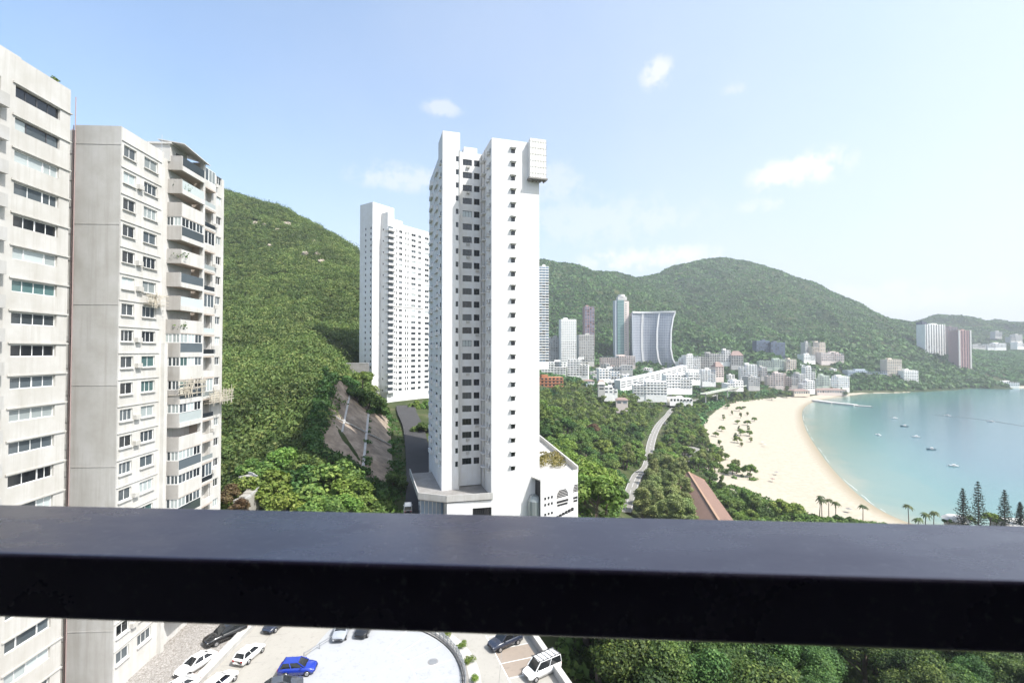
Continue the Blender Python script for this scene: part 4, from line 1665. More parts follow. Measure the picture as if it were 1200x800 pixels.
beach_mid = road('beach_road', [(47, 200), (50, 216), (73, 282), (88, 313), (116, 400), (147, 484), (181, 560), (218, 643), (285, 740), (355, 829)], [6, 6, 6, 6, 6.5, 6.5, 6, 6, 6, 6], M['pale_road'], .45)
tower_mid = road('tower_road', [(-16, 88), (-21, 112), (-27, 140), (-37, 180), (-45, 205), (-50, 226)], [8, 7.5, 7.5, 7.5, 8, 9], M['asphalt'], .5, lines=False, zf=lambda x, y: float(np.interp(y, [88, 112, 150, 205, 245], [46.0, 48.0, 52.5, 58.6, 59.2])))

# the car park: beige drive, cobbled strip, white round deck
CZ = 46.0
wl0, wl1 = Vector((1.2, 69.0, 0)), Vector((9.6, 46.0, 0))
cp = MB()
cp.prism([(-36.8, 24), (14, 24), (14, 34), (9.8, 46.0), (1.4, 69.0), (-4, 92), (-36.8, 92)], CZ - 1.2, CZ)
struct(cp.build('car_park', M['drive']))
cp = MB()
cp.prism([(-46.5, 24), (-36.8, 24), (-36.8, 92), (-50, 92)], CZ - 1.2, CZ + .004)
struct(cp.build('cobbled_yard', M['cobble']))
cd = Vector((-19.5, 55.2))
deck = []
for i in range(73):
    a = R(-130 + 250 * i / 72)
    q = (cd.x + 13.7 * math.cos(a), cd.y + 13.7 * math.sin(a))
    deck.append((max(q[0], -30.2 + (q[1] - 56) * .42), q[1]))
cp = MB()
cp.prism(deck, CZ - .2, CZ + .14)
struct(cp.build('round_deck', M['deck_white']))
ln = MB()
for k, rr_ in enumerate((8.3,)):
    for i in range(40):
        a0, a1 = R(-60 + 3 * i), R(-60 + 3 * (i + 1))
        ln.add([(cd.x + r_ * math.cos(a), cd.y + r_ * math.sin(a), CZ + .144) for (r_, a) in ((rr_, a0), (rr_ + .13, a0), (rr_ + .13, a1), (rr_, a1))], [(0, 1, 2, 3)])
for a in range(-30, 75, 14):
    a_ = R(a)
    d = Vector((math.cos(a_), math.sin(a_), 0))
    n = Vector((-d.y, d.x, 0)) * .06
    c0, c1 = Vector((cd.x, cd.y, CZ + .148)) + d * 8.45, Vector((cd.x, cd.y, CZ + .148)) + d * 13.2
    ln.quad(c0 - n, c1 - n, c1 + n, c0 + n)
# lines of the lower bays at the right
dd = (wl1 - wl0).normalized()
nn = Vector((-dd.y, dd.x, 0)) * -1
nn = Vector((-abs(dd.y), -abs(dd.x) * .9, 0)).normalized()


def flat_line(p, q, w, z):
    p, q = Vector((p[0], p[1], z)), Vector((q[0], q[1], z))
    d = (q - p).normalized()
    n = Vector((-d.y, d.x, 0)) * (w / 2)
    ln.quad(p - n, q - n, q + n, p + n)


for i in range(6):
    s = wl0 + dd * (1.5 + 2.9 * i) + Vector((-.5, -.2, 0))
    flat_line(s, s + nn * 5.0, .12, CZ + .008)
s0 = wl0 + dd * 1.0 + nn * 5.4
flat_line(s0, s0 + dd * 17, .12, CZ + .012)
struct(ln.build('deck_markings', M['line']))
ln = MB()
for i in range(11):
    flat_line((-36.2, 30 + 6 * i), (-31 if i > 2 and i < 8 else 0, 30 + 6 * i + .8), .07, CZ + .006)
for x in (-33.2, -2.5):
    flat_line((x, 26), (x + 2.0 if x > -10 else x, 90), .07, CZ + .009)
struct(ln.build('paving_joints', M['concrete_dark']))
cp = MB()
a, c = wl0 + dd * 4.6 + Vector((-.6, -.2, 0)), wl0 + dd * 10 + Vector((-.6, -.2, 0))
cp.add([(a.x, a.y, CZ + .004), (c.x, c.y, CZ + .004), (c.x + nn.x * 4.7, c.y + nn.y * 4.7, CZ + .004), (a.x + nn.x * 4.7, a.y + nn.y * 4.7, CZ + .004)], [(3, 2, 1, 0)])
struct(cp.build('parking_bays', M['bay_red']))

t = thing('manhole_cover', 'grey oval looking manhole cover in the white round deck', 'manhole cover', (-9.9, 60.6, CZ + .142))
mb = MB()
mb.cyl((0, 0, 0), (0, 0, .02), .55, .55, 24)
mb.build('cover', M['steel'], t)
mb = MB()
for i in range(24):
    a0, a1 = 2 * math.pi * i / 24, 2 * math.pi * (i + 1) / 24
    mb.add([(r_ * math.cos(a), r_ * math.sin(a), .004) for (r_, a) in ((.56, a0), (.66, a0), (.66, a1), (.56, a1))], [(0, 1, 2, 3)])
mb.build('rim', M['concrete_dark'], t)

# curved fence round the deck with a gate post
t = thing('curved_fence', 'dark grey curved fence along the right edge of the white round deck', 'fence', (cd.x, cd.y, CZ))
rail_ = MB()
for i in range(40):
    a0, a1 = R(-40 + 3 * i), R(-40 + 3 * (i + 1))
    for z in (.45, .8, 1.1):
        rail_.bar((14.15 * math.cos(a0), 14.15 * math.sin(a0), z), (14.15 * math.cos(a1), 14.15 * math.sin(a1), z), .07, .09)
rail_.build('rails', M['steel'], t)
kb = MB()
for i in range(60):
    a0, a1 = R(-40 + 2 * i), R(-40 + 2 * (i + 1))
    kb.add([(r_ * math.cos(a), r_ * math.sin(a), z) for z in (-.1, .24) for (r_, a) in ((13.8, a0), (14.5, a0), (14.5, a1), (13.8, a1))],
           [(4, 5, 6, 7), (0, 1, 5, 4), (2, 3, 7, 6)])
kb.build('kerb', M['concrete_dark'], t)
post = MB().box(-.07, .07, -.07, .07, .2, 1.2).mesh('post', M['steel'])
for i in range(34):
    a_ = R(-40 + 3.6 * i)
    put('post', post, t, (14.15 * math.cos(a_), 14.15 * math.sin(a_), 0), a_)
sh = [(15.2, 62), (15.2, 46), (15.3, 33), (15.2, 20), (15.2, 8)]
words = ['by the top end of the curved fence', 'second from the top along the curved fence', 'halfway down the curved fence', 'lower down outside the curved fence', 'nearest the camera outside the curved fence']
for (r_, a), wd in zip(sh, words):
    tree('bush', cd.x + r_ * math.cos(R(a)), cd.y + r_ * math.sin(R(a)), CZ, 1.05, 'small green shrub ' + wd, 'shrubs along the curved fence', 'shrub', 'shrub')
cp = MB()
for i in range(30):
    a0, a1 = R(-20 + 3 * i), R(-20 + 3 * (i + 1))
    cp.add([(cd.x + r_ * math.cos(a), cd.y + r_ * math.sin(a), CZ + .03) for (r_, a) in ((14.6, a0), (16.0, a0), (16.0, a1), (14.6, a1))], [(0, 1, 2, 3)])
struct(cp.build('planting_strip', M['offwhite']))

# boundary wall at the right of the car park, low kerb wall at the left
t = thing('boundary_wall', 'low beige capped wall along the right edge of the car park', 'wall', (wl0.x, wl0.y, CZ), math.atan2(dd.y, dd.x))
mb = MB()
mb.box(-6, 40, 0, .5, -9, 1.0)
mb.build('wall', M['concrete'], t)
mb = MB()
mb.box(-6, 40, -.10, .62, 1.003, 1.16)
mb.build('coping', M['offwhite'], t)
t = thing('kerb_wall', 'low pale kerb wall between the cobbled yard and the beige drive', 'wall', (-36.9, 24, CZ))
mb = MB()
mb.box(-.5, .5, 0, 66, 0, .55)
mb.build('wall', M['concrete'], t)
mb = MB()
mb.box(-.55, .55, -.05, 66.05, .553, .65)
mb.build('coping', M['offwhite'], t)
t = thing('bollard_chain', 'thin grey barrier along the left edge of the white round deck', 'barrier', (-26.6, 62, CZ))
mb = MB()
mb.bar((.3, -.8, .8), (5.0, 7.2, .8), .06, .08)
mb.build('rail', M['steel'], t)
for i in range(5):
    mb = MB()
    k = i / 4
    mb.cyl((.3 + 4.7 * k, -.8 + 8 * k, 0), (.3 + 4.7 * k, -.8 + 8 * k, .95), .07, .06, 8)
    mb.build('post', M['steel'], t)


# ------------------------------------------------------------------ cars
M['tyre'] = plain('tyre_rubber', (.02, .02, .02), .9)
M['rim'] = plain('alloy_wheel', (.45, .45, .46), .35, .8)
M['lamp_clear'] = plain('headlamp_lens', (.70, .72, .74), .12)
M['lamp_red'] = plain('tail_lamp_lens', (.35, .02, .02), .15)
M['car_glass'] = glass_mat('tinted_car_glass', (.012, .014, .016), .05, .8)


def paint(name, col, rough=.25):
    m, nt, N, L, b = newmat(name)
    b.inputs['Base Color'].default_value = col + (1,)
    b.inputs['Roughness'].default_value = rough
    b.inputs['Coat Weight'].default_value = .6
    b.inputs['Coat Roughness'].default_value = .08
    bump(N, L, b, noise(N, L, 3, 2), .02, .01)
    return m


PAINT = {'black': paint('black_car_paint', (.012, .012, .013)), 'white': paint('white_car_paint', (.78, .78, .77)), 'blue': paint('blue_car_paint', (.012, .035, .30)),
         'grey': paint('grey_car_paint', (.06, .065, .075)), 'silver': paint('silver_car_paint', (.30, .32, .35)), 'navy': paint('navy_car_paint', (.02, .026, .045)),
         'red': paint('red_car_paint', (.35, .03, .02))}
KIND = {  # body stations: y, half width, z bottom, z belt ; glass base y0,y1 ; roof y0,y1, z, half
    'saloon': ([(-2.36, .66, .42, .78), (-2.22, .84, .28, .95), (-1.4, .90, .24, 1.0), (-.3, .91, .22, .99), (.95, .91, .22, .97), (1.55, .89, .25, .90), (2.1, .82, .28, .76), (2.33, .62, .40, .60)], -1.75, 1.05, -1.0, .15, 1.44, .60),
    'suv': ([(-2.4, .74, .50, .95), (-2.28, .90, .32, 1.08), (-1.4, .95, .30, 1.12), (-.3, .96, .28, 1.11), (.9, .96, .28, 1.10), (1.5, .94, .32, 1.04), (2.15, .88, .36, .92), (2.4, .70, .48, .74)], -2.22, 1.05, -1.95, .25, 1.74, .68),
    'hatch': ([(-2.05, .68, .45, .85), (-1.95, .84, .30, .98), (-1.2, .88, .25, 1.0), (-.2, .89, .23, .99), (.8, .89, .23, .97), (1.35, .87, .26, .90), (1.85, .80, .30, .76), (2.05, .62, .42, .62)], -1.85, .98, -1.5, .12, 1.48, .60),
    'van': ([(-2.4, .80, .45, 1.0), (-2.34, .92, .30, 1.12), (-1.4, .94, .30, 1.14), (-.3, .95, .28, 1.14), (.9, .95, .28, 1.12), (1.6, .93, .32, 1.04), (2.15, .88, .36, .90), (2.38, .74, .46, .74)], -2.36, 1.5, -2.25, .75, 1.95, .78),
}


def car(label, kind, colour, x, y, z, heading, group=None, name='parked_car', s=1.0):
    st, g0, g1, r0, r1, rz_, rh = KIND[kind]
    t = thing(name, label, 'car' if kind != 'van' else 'van', (x, y, z), heading, group)
    t.scale = (s, s, s)
    pm = PAINT[colour]
    V, F = [], []
    for (yy, hw, zb, zt) in st:
        zm = zb + (zt - zb) * .55
        V += [(-hw * .92, yy, zb), (-hw, yy, zm), (-hw * .95, yy, zt - .04), (-hw * .84, yy, zt), (0, yy, zt + .035), (hw * .84, yy, zt), (hw * .95, yy, zt - .04), (hw, yy, zm), (hw * .92, yy, zb)]
    n = 9
    for i in range(len(st) - 1):
        for j in range(n):
            k = (j + 1) % n
            F.append((i * n + j, i * n + k, (i + 1) * n + k, (i + 1) * n + j))
    F.append(tuple(range(n)))
    F.append(tuple(reversed(range((len(st) - 1) * n, len(st) * n))))
    mb = MB()
    mb.add(V, F)
    body = mb.build('body', pm, t, smooth=True)
    zb = st[3][3] - .02
    hb = st[3][1] * .88
    g = MB()
    vs = [(-hb, g0, zb), (hb, g0, zb), (hb * .97, g1, zb), (-hb * .97, g1, zb), (-rh, r0, rz_), (rh, r0, rz_), (rh * .97, r1, rz_), (-rh * .97, r1, rz_)]
    g.add(vs, [(0, 1, 5, 4), (1, 2, 6, 5), (2, 3, 7, 6), (3, 0, 4, 7)])
    g.build('windows', M['car_glass'], t)
    r_ = MB()
    r_.add([(-rh - .02, r0 - .05, rz_), (rh + .02, r0 - .05, rz_), (rh, r1 + .06, rz_), (-rh, r1 + .06, rz_), (-rh * .85, r0 + .1, rz_ + .055), (rh * .85, r0 + .1, rz_ + .055), (rh * .82, r1 - .1, rz_ + .05), (-rh * .82, r1 - .1, rz_ + .05)],
           [(3, 2, 1, 0), (4, 5, 6, 7), (0, 1, 5, 4), (1, 2, 6, 5), (2, 3, 7, 6), (3, 0, 4, 7)])
    for sx in (-1, 1):
        for (b0, b1) in ((0, 4), (3, 7)) if sx < 0 else ((1, 5), (2, 6)):
            r_.bar(Vector(vs[b0]) * 1.004, Vector(vs[b1]) * 1.004, .09, .07)
        m0 = Vector((sx * hb * .99, (g0 + g1) / 2 - .1, zb))
        m1 = Vector((sx * rh * 1.01, (r0 + r1) / 2 - .1, rz_))
        r_.bar(m0 * 1.004, m1 * 1.004, .10, .05)
    r_.build('roof', pm, t)
    fw, rw = st[-3][0] - .12, st[1][0] + .85
    for yy in (fw, rw):
        for sx in (-1, 1):
            wv_ = MB()
            wv_.cyl((sx * (st[3][1] - .20), yy, .33), (sx * (st[3][1] + .02), yy, .33), .33, .33, 16)
            wo = wv_.build('wheel', M['tyre'], t)
            wv_ = MB()
            wv_.cyl((sx * (st[3][1] + .005), yy, .33), (sx * (st[3][1] + .03), yy, .33), .21, .19, 12)
            wv_.build('rim', M['rim'], wo)
    fy, fh, fz0, fz = st[-2][0], st[-2][1], st[-2][2], st[-2][3]
    ry, rh2, rz0 = st[1][0], st[1][1], st[1][3]
    for sx in (-1, 1):
        h = MB()
        h.add([(sx * fh * .97, fy - .12, fz - .08), (sx * fh * .55, fy + .17, fz - .13), (sx * fh * .55, fy + .19, fz - .27), (sx * fh * .99, fy - .05, fz - .24)], [(0, 1, 2, 3), (3, 2, 1, 0)])
        h.build('headlight', M['lamp_clear'], t)
        h = MB()
        h.box(sx * rh2 * .70 - .14, sx * rh2 * .70 + .14, ry - .12, ry + .02, rz0 - .30, rz0 - .10)
        h.build('tail_light', M['lamp_red'], t)
        h = MB()
        h.box(sx * (st[4][1] + .02) - .09, sx * (st[4][1] + .02) + .09, g1 - .45, g1 - .30, zb + .02, zb + .15)
        h.build('mirror', pm, t)
    h = MB()
    h.box(-.42, .42, st[-1][0] - .10, st[-1][0] + .012, st[-1][2] + .02, st[-1][2] + .14)
    h.build('grille', M['dark_metal'], t)
    return t


def hd(dx, dy):
    return math.atan2(dy, dx) - math.pi / 2


car('large black car parked on the cobbles beside the pale block', 'suv', 'black', -38.9, 65.6, CZ, hd(-3.2, -4.2), s=1.06)
car('white saloon car with dark windows on the cobbled yard', 'saloon', 'white', -38.9, 59.6, CZ, hd(-2.0, -4.6))
car('white car at the bottom edge of the cobbled yard, partly cut off', 'saloon', 'white', -38.2, 55.0, CZ, hd(-2.4, -4.4))
car('white hatchback on the beige drive beside the kerb wall', 'hatch', 'white', -33.4, 61.6, CZ, hd(1.0, 4.6))
car('white car at the bottom edge of the beige drive, partly cut off', 'hatch', 'white', -33.9, 56.3, CZ, hd(1.0, 4.0))
car('dark navy car at the top of the beige drive facing the camera', 'saloon', 'navy', -33.2, 68.6, CZ, hd(-.9, -3.2))
car('bright blue hatchback at the left edge of the white deck', 'hatch', 'blue', -25.9, 58.6, CZ + .14, hd(4.6, .5), s=1.05)
car('dark grey car below the bright blue hatchback', 'saloon', 'grey', -26.4, 55.4, CZ + .14, hd(4.2, 1.8))
car('silver grey car facing the camera at the top of the white deck', 'suv', 'silver', -23.3, 66.4, CZ + .14, hd(.25, -4.0), s=.95)
car('small black car beside the silver grey car on the white deck', 'hatch', 'black', -20.3, 67.0, CZ + .14, hd(-.5, -4.0))
car('dark car with bright windscreen parked in a bay by the boundary wall', 'suv', 'navy', -.9, 64.2, CZ, hd(-3.4, -2.4))
vn = car('white van with an open rack in the last bay by the boundary wall', 'van', 'white', 3.6, 58.6, CZ, hd(-3.4, -2.2))
mb = MB()
for i in range(6):
    mb.bar((-.7, -2.2 + .6 * i, 2.10), (.7, -2.0 + .6 * i, 2.12 + .05 * (i % 2)), .07, .06)
mb.bar((-.72, -2.3, 2.06), (-.72, 1.0, 2.06), .06, .06)
mb.bar((.72, -2.3, 2.06), (.72, 1.0, 2.06), .06, .06)
mb.build('roof_rack', M['dark_metal'], vn)

for (px, py, z, kind, col, lab, h) in ((768, 541, 9.8, 'saloon', 'white', 'white car nearest on the beach road between the trees', hd(1, 4)),
                                       (771, 523, 9.4, 'van', 'black', 'black van on the beach road where it bends', hd(1, 3.5)),
                                       (778, 519, 9.2, 'saloon', 'grey', 'dark grey car beside the black van on the beach road', hd(1, 3.5)),
                                       (779, 497, 8.6, 'van', 'silver', 'silver van far along the beach road', hd(1, 3)),
                                       (786, 488, 8.5, 'saloon', 'red', 'red car far along the beach road', hd(1, 3)),
                                       (478, 598, 48.6, 'van', 'white', 'white van on the shaded road left of the tall tower', hd(-1, 4.5))):
    q = G(px, py, z)
    car(lab, kind, col, q.x, q.y, (gz(q.x, q.y) + .75 if py != 598 else float(np.interp(q.y, [88, 112, 150], [46.0, 48.0, 52.5])) + .5), h, name='car')


# ------------------------------------------------------------------ retaining slope left of the tower
c00, c10 = Vector((-29, 119, 49.0)), Vector((-50, 196, 57.4))
c01, c11 = Vector((-54, 131, 59.5)), Vector((-64, 170, 76.5))
RSN, RSM = 26, 14


def rs(u, v, k=0.0):
    q = c00.lerp(c10, u).lerp(c01.lerp(c11, u), v)
    # berms
    st_ = 3
    vv = v * st_
    f = vv - math.floor(vv)
    q.z += 1.0 * (min(f * 1.25, 1) - f) + 0.9 * k
    return q


m, nt, N, L, b = newmat('shotcrete_slope_facing')
c = ramp(N, L, noise(N, L, .22, 6, .7), [(.3, (.12, .095, .07)), (.5, (.24, .19, .145)), (.7, (.36, .30, .24))])
c = mix_col(N, L, ramp(N, L, noise(N, L, .6, 5, .7, stretch=(1, 1, .15)), [(.5, (0, 0, 0)), (.75, (.7, .7, .7))]), c, (.13, .10, .08))
L.new(c, b.inputs['Base Color'])
b.inputs['Roughness'].default_value = .95
bump(N, L, b, noise(N, L, 1.2, 6, .7), .6, .25)
M['shotcrete'] = m
t = thing('retaining_slope', 'brown sprayed concrete slope with stairs and drains left of the tall white tower', 'slope', (0, 0, 0))
mb = MB()
for i in range(RSN):
    for j in range(RSM * 2):
        a, e = rs(i / RSN, j / RSM / 2), rs((i + 1) / RSN, (j + 1) / RSM / 2)
        mb.quad(a, rs((i + 1) / RSN, j / RSM / 2), e, rs(i / RSN, (j + 1) / RSM / 2))
for i in range(RSN):
    a, e = rs(i / RSN, 0), rs((i + 1) / RSN, 0)
    mb.quad(a + Vector((0, 0, -4)), e + Vector((0, 0, -4)), e, a)
    a, e = rs(i / RSN, 1), rs((i + 1) / RSN, 1)
    mb.quad(a, e, e + Vector((0, 0, -5)), a + Vector((0, 0, -5)))
for j in range(RSM):
    for u in (0, 1):
        a, e = rs(u, j / RSM), rs(u, (j + 1) / RSM)
        mb.quad(a, e, e + Vector((0, 0, -5)), a + Vector((0, 0, -5)))
mb.build('facing', M['shotcrete'], t)
mb = MB()
for j in range(22):
    mb.bar(rs(.52 - .1 * j / 22, .02 + .9 * j / 22, .25), rs(.52 - .1 * (j + 1) / 22, .02 + .9 * (j + 1) / 22, .25), 1.2, .35)
mb.build('stair', M['offwhite'], t)
mb = MB()
for i in range(18):
    mb.bar(rs(.06 + .8 * i / 18, .38, .2), rs(.06 + .8 * (i + 1) / 18, .38, .2), .7, .3)
mb.build('drain_channel', M['concrete'], t)
mb = MB()
for i in range(14):
    mb.bar(rs(.30 + .6 * i / 14, .70, .2), rs(.30 + .6 * (i + 1) / 14, .70, .2), .6, .3)
mb.build('drain_channel', M['concrete'], t)
# pale boulders breaking through the scrub high on the hill
M['rock'] = wall_mat('weathered_granite', (.34, .29, .235), .35, streak=False)
brn = random.Random(4)
for (px, py, w_, lab) in ((300, 264, 7, 'pale boulder high on the left hill, nearest the balcony block'), (309, 266, 5, 'small pale boulder beside the highest boulder on the left hill'), (336, 265, 9, 'largest pale boulder below the ridge of the left hill'),
                          (327, 271, 5, 'small pale boulder left of the largest one under the ridge'), (344, 278, 5, 'pale boulder just right of and below the largest one'), (368, 285, 6, 'pale boulder under the falling ridge towards the far tower'),
                          (358, 300, 8, 'broad pale rock on the hill face left of the far tower'), (372, 300, 6, 'pale rock right of the broad pale rock on the hill face'), (377, 309, 8, 'low brownish rock nearest the far tower on the hill face'), (316, 290, 6, 'brownish rock on the bare patch at the middle of the hill face')):
    r_ = ray(px, py)
    hit = None
    for Yt in np.arange(230, 560, 3.0):
        if EYE + r_.z * Yt / r_.y < hzf(r_.x * Yt / r_.y, Yt):
            hit = Yt
            break
    if hit is None:
        continue
    t = thing('boulder', lab, 'rock', (r_.x * hit / r_.y, hit, hzf(r_.x * hit / r_.y, hit)), brn.random() * 6)
    for kk in range(2):
        V, F = [], []
        s_ = w_ * (.62 if kk == 0 else .4)
        nr_, ns_ = 6, 10
        for a in range(nr_):
            th_ = math.pi * (a + .5) / nr_
            for c in range(ns_):
                ph_ = 2 * math.pi * c / ns_
                k = s_ * brn.uniform(.75, 1.1)
                V.append((k * math.sin(th_) * math.cos(ph_) + kk * w_ * .6, k * .7 * math.sin(th_) * math.sin(ph_), k * .62 * math.cos(th_) + .5))
        for a in range(nr_ - 1):
            for c in range(ns_):
                F.append((a * ns_ + c, a * ns_ + (c + 1) % ns_, (a + 1) * ns_ + (c + 1) % ns_, (a + 1) * ns_ + c))
        F.append(tuple(range(ns_)))
        F.append(tuple(reversed(range((nr_ - 1) * ns_, nr_ * ns_))))
        mb = MB()
        mb.add(V, F)
        mb.build('rock', M['rock'], t)
srn = random.Random(14)
sp, sr = [], []
for i in range(520):
    u, k = srn.random(), srn.random()
    if i < 150:
        q = rs(u, srn.uniform(.93, 1.1))
    elif i < 260:
        q = rs(srn.uniform(-.06, .05), k)
    elif i < 330:
        q = rs(srn.uniform(.95, 1.05), k)
    elif i < 370:
        q = rs(u, .36 + srn.uniform(-.03, .03)) if srn.random() < .4 else rs(u, .02)
    else:
        q = rs(u, 0) + Vector((srn.uniform(.5, 4.5) * (1 - .35 * u), 0, -1.0))
    sp.append(tuple(q))
    sr.append(srn.uniform(.7, 2.0))
blobs('slope_shrubs', sp, sr, M['leaf_dark'], 77, 'dark green shrubs growing round the edges and foot of the brown slope', 'shrubs', 44, .26)
t = thing('roadside_wall', 'grey wall of the hill road showing beside the foot of the far tower', 'wall', tuple(P(398, 432, 236)), R(8))
mb = MB()
mb.box(-6, 14, -.3, .3, -4, 2.6)
mb.build('wall', M['concrete_dark'], t)
mb = MB()
mb.box(-6, 14, -.4, .4, 2.603, 2.9)
mb.build('coping', M['concrete'], t)

# ------------------------------------------------------------------ trees near the towers
big = [(318, 566, 103, 12, 'bright'), (352, 560, 108, 14, 'dark'), (388, 556, 104, 13, 'mid'), (412, 572, 101, 9, 'bright'), (288, 572, 100, 9, 'mid'), (330, 590, 92, 8, 'bright'),
       (375, 592, 90, 8, 'mid'), (300, 545, 122, 9, 'mid'), (335, 535, 126, 10, 'bright'), (362, 540, 124, 9, 'mid'), (405, 590, 95, 7, 'bright'), (425, 590, 98, 6.5, 'mid')]
desc = ['bright green broad tree low on the hill nearest the balcony block', 'large dark green tree with a spreading crown below the brown slope', 'broad green tree right of the large dark tree below the brown slope',
        'bright green tree at the right end of the row below the brown slope', 'green tree close to the foot of the balcony block', 'low bright green tree just above the handrail left of centre',
        'low green tree just above the handrail under the dark spreading crown', 'green tree higher up behind the bright broad tree', 'bright green tree directly behind the large dark tree',
        'green tree beside the lower left edge of the brown slope', 'small bright green tree just above the handrail below the brown slope', 'small green tree at the shadow edge below the brown slope']
for (px, py, Y, h, key), lab in zip(big, desc):
    q = P(px, py, Y)       # centre of the crown
    tree(key, q.x, q.y, q.z - h * .72, h, lab, 'big trees at the foot of the hill', wide=1.25)
for (px, py, Y, h, key, lab) in ((415, 460, 172, 9, 'dark', 'dark tree on the crest above the brown slope, left one'), (432, 466, 178, 10, 'dark', 'dark tree on the crest above the brown slope beside the far tower'),
                                 (446, 476, 186, 9, 'dark', 'dark tree at the right end of the crest below the far tower'), (488, 474, 222, 7, 'mid', 'pale green tree at the foot of the far tower, left one'),
                                 (500, 474, 224, 7, 'mid', 'pale green tree at the foot of the far tower, right one'), (448, 582, 118, 7, 'dark', 'dark shaded tree beside the lower end of the hillside road'),
                                 (462, 560, 124, 7, 'dark', 'dark shaded tree halfway up the hillside road'), (497, 500, 175, 8, 'dark', 'dark shaded tree at the right of the hillside road'),
                                 (425, 440, 205, 9, 'mid', 'green tree left of the foot of the far tower'), (408, 446, 200, 9, 'dark', 'dark green tree above the top end of the brown slope')):
    q = P(px, py, Y)
    tree(key, q.x, q.y, q.z - h * .7, h, lab, None, wide=1.2)
q = P(270, 575, 96)
tree('russet', q.x, q.y, q.z - 4, 5.5, 'reddish brown tree beside the foot of the balcony block', None, wide=1.1)
q = P(282, 592, 92)
tree('russet', q.x, q.y, q.z - 3, 4.5, 'low reddish brown tree just above the handrail near the balcony block')
t = thing('garden_ramp', 'beige curved ramp with a pale edge at the far foot of the balcony block', 'ramp', tuple(P(268, 590, 92)), R(-20))
mb = MB()
for i in range(8):
    a0, a1 = R(10 + 9 * i), R(19 + 9 * i)
    mb.add([(-12 + r_ * math.cos(a), r_ * math.sin(a), z + .22 * i) for z in (-4, .0) for (r_, a) in ((11, a0), (13.5, a0), (13.5, a1), (11, a1))], [(4, 5, 6, 7), (0, 1, 5, 4), (2, 3, 7, 6), (1, 2, 6, 5), (3, 0, 4, 7)])
mb.build('ramp_deck', M['drive'], t)
mb = MB()
for i in range(8):
    a0, a1 = R(10 + 9 * i), R(19 + 9 * i)
    mb.bar((-12 + 13.4 * math.cos(a0), 13.4 * math.sin(a0), .3 + .22 * i), (-12 + 13.4 * math.cos(a1), 13.4 * math.sin(a1), .3 + .22 * i), .25, .5)
mb.build('edge_wall', M['concrete'], t)

# ------------------------------------------------------------------ trees below the balcony, lower right
nr = random.Random(12)
spots = []
for i in range(1600):
    x, y = nr.uniform(6, 104), nr.uniform(46, 104)
    if x < 9.6 + (66 - y) * .37:
        continue
    if math.hypot(x - 55, y - 87) < 9 or (x > 94 and y > 74) or (x < 46 and y > 77):
        continue
    if all(math.hypot(x - a, y - b_) > (4.6 if x < 45 else 6.0) for a, b_ in spots):
        spots.append((x, y))
kinds = {'near': ['leafy green tree', 'green tree with a loose crown'], 'neardark': ['dark upright tree']}
for i, (x, y) in enumerate(spots):
    key = nr.choice(['near', 'near', 'neardark'])
    h = nr.uniform(10, 14) + (2 if x < 30 else 0)
    z = gz(x, y) - .3
    if key == 'near':
        lab = 'leafy broad tree in the dense tree belt below the handrail at the lower right'
    else:
        lab = 'upright dark tree in the dense tree belt below the handrail at the lower right'
    tree(key, x, y, z, h, lab, 'broad trees in the belt below the handrail' if key == 'near' else 'upright trees in the belt below the handrail', wide=1.15)
struct(MB().prism([(49, 80), (61, 80), (63, 98), (49, 98)], 15, 22.3).build('paved_yard', M['pale_road']))
struct(MB().prism([(100, 80), (135, 80), (135, 112), (100, 112)], 12, 21.2).build('lower_yard', M['pale_road']))
HAZE = 0.00015

# ------------------------------------------------------------------ the wood between the tower and the beach road
fr_rnd = random.Random(31)
BR = [(m_[0].x, m_[0].y) for m_ in beach_mid]


def near_road(x, y, d):
    return any(math.hypot(x - a, y - b_) < d for a, b_ in BR)


def near_path(x, y):
    return False


W1 = [(16, 112), (34, 150), (45, 200), (58, 250), (80, 300), (110, 400), (142, 486), (185, 590), (160, 640), (90, 640), (55, 560), (20, 470), (16, 300), (12, 150)]
clear = [(30, 437, 15), (58, 392, 20), (98, 540, 10), (125, 600, 10)]   # pale yards among the trees
spots = []
for i in range(9000):
    x, y = fr_rnd.uniform(8, 190), fr_rnd.uniform(108, 645)
    if not in_poly(x, y, W1) or near_road(x, y, 5.6):
        continue
    if x < 20 and y < 150 and not (x > 15.5 and y < 118):
        continue
    if any(math.hypot(x - a, y - b_) < r_ for a, b_, r_ in clear):
        continue
    sp = 6.8 + y * .012
    if all((x - a) ** 2 + (y - b_) ** 2 > sp * sp for a, b_ in spots):
        spots.append((x, y))
spots.sort(key=lambda p: p[1])
far_spots = [q for q in spots if q[1] > 410]
spots = [q for q in spots if q[1] <= 410][:190]
zone = [(175, 'in the wood nearest the white podium building', 'trees beside the white podium'), (300, 'in the middle of the wood left of the beach road', 'trees in the middle of the wood'),
        (900, 'at the far end of the wood towards the pale houses', 'trees at the far end of the wood')]
look = {'mid': 'mid green round crowned tree', 'bright': 'bright green round crowned tree', 'dark': 'dark green round crowned tree', 'tall': 'tall slim green tree', 'talldark': 'tall slim dark tree', 'russet': 'brownish tree'}
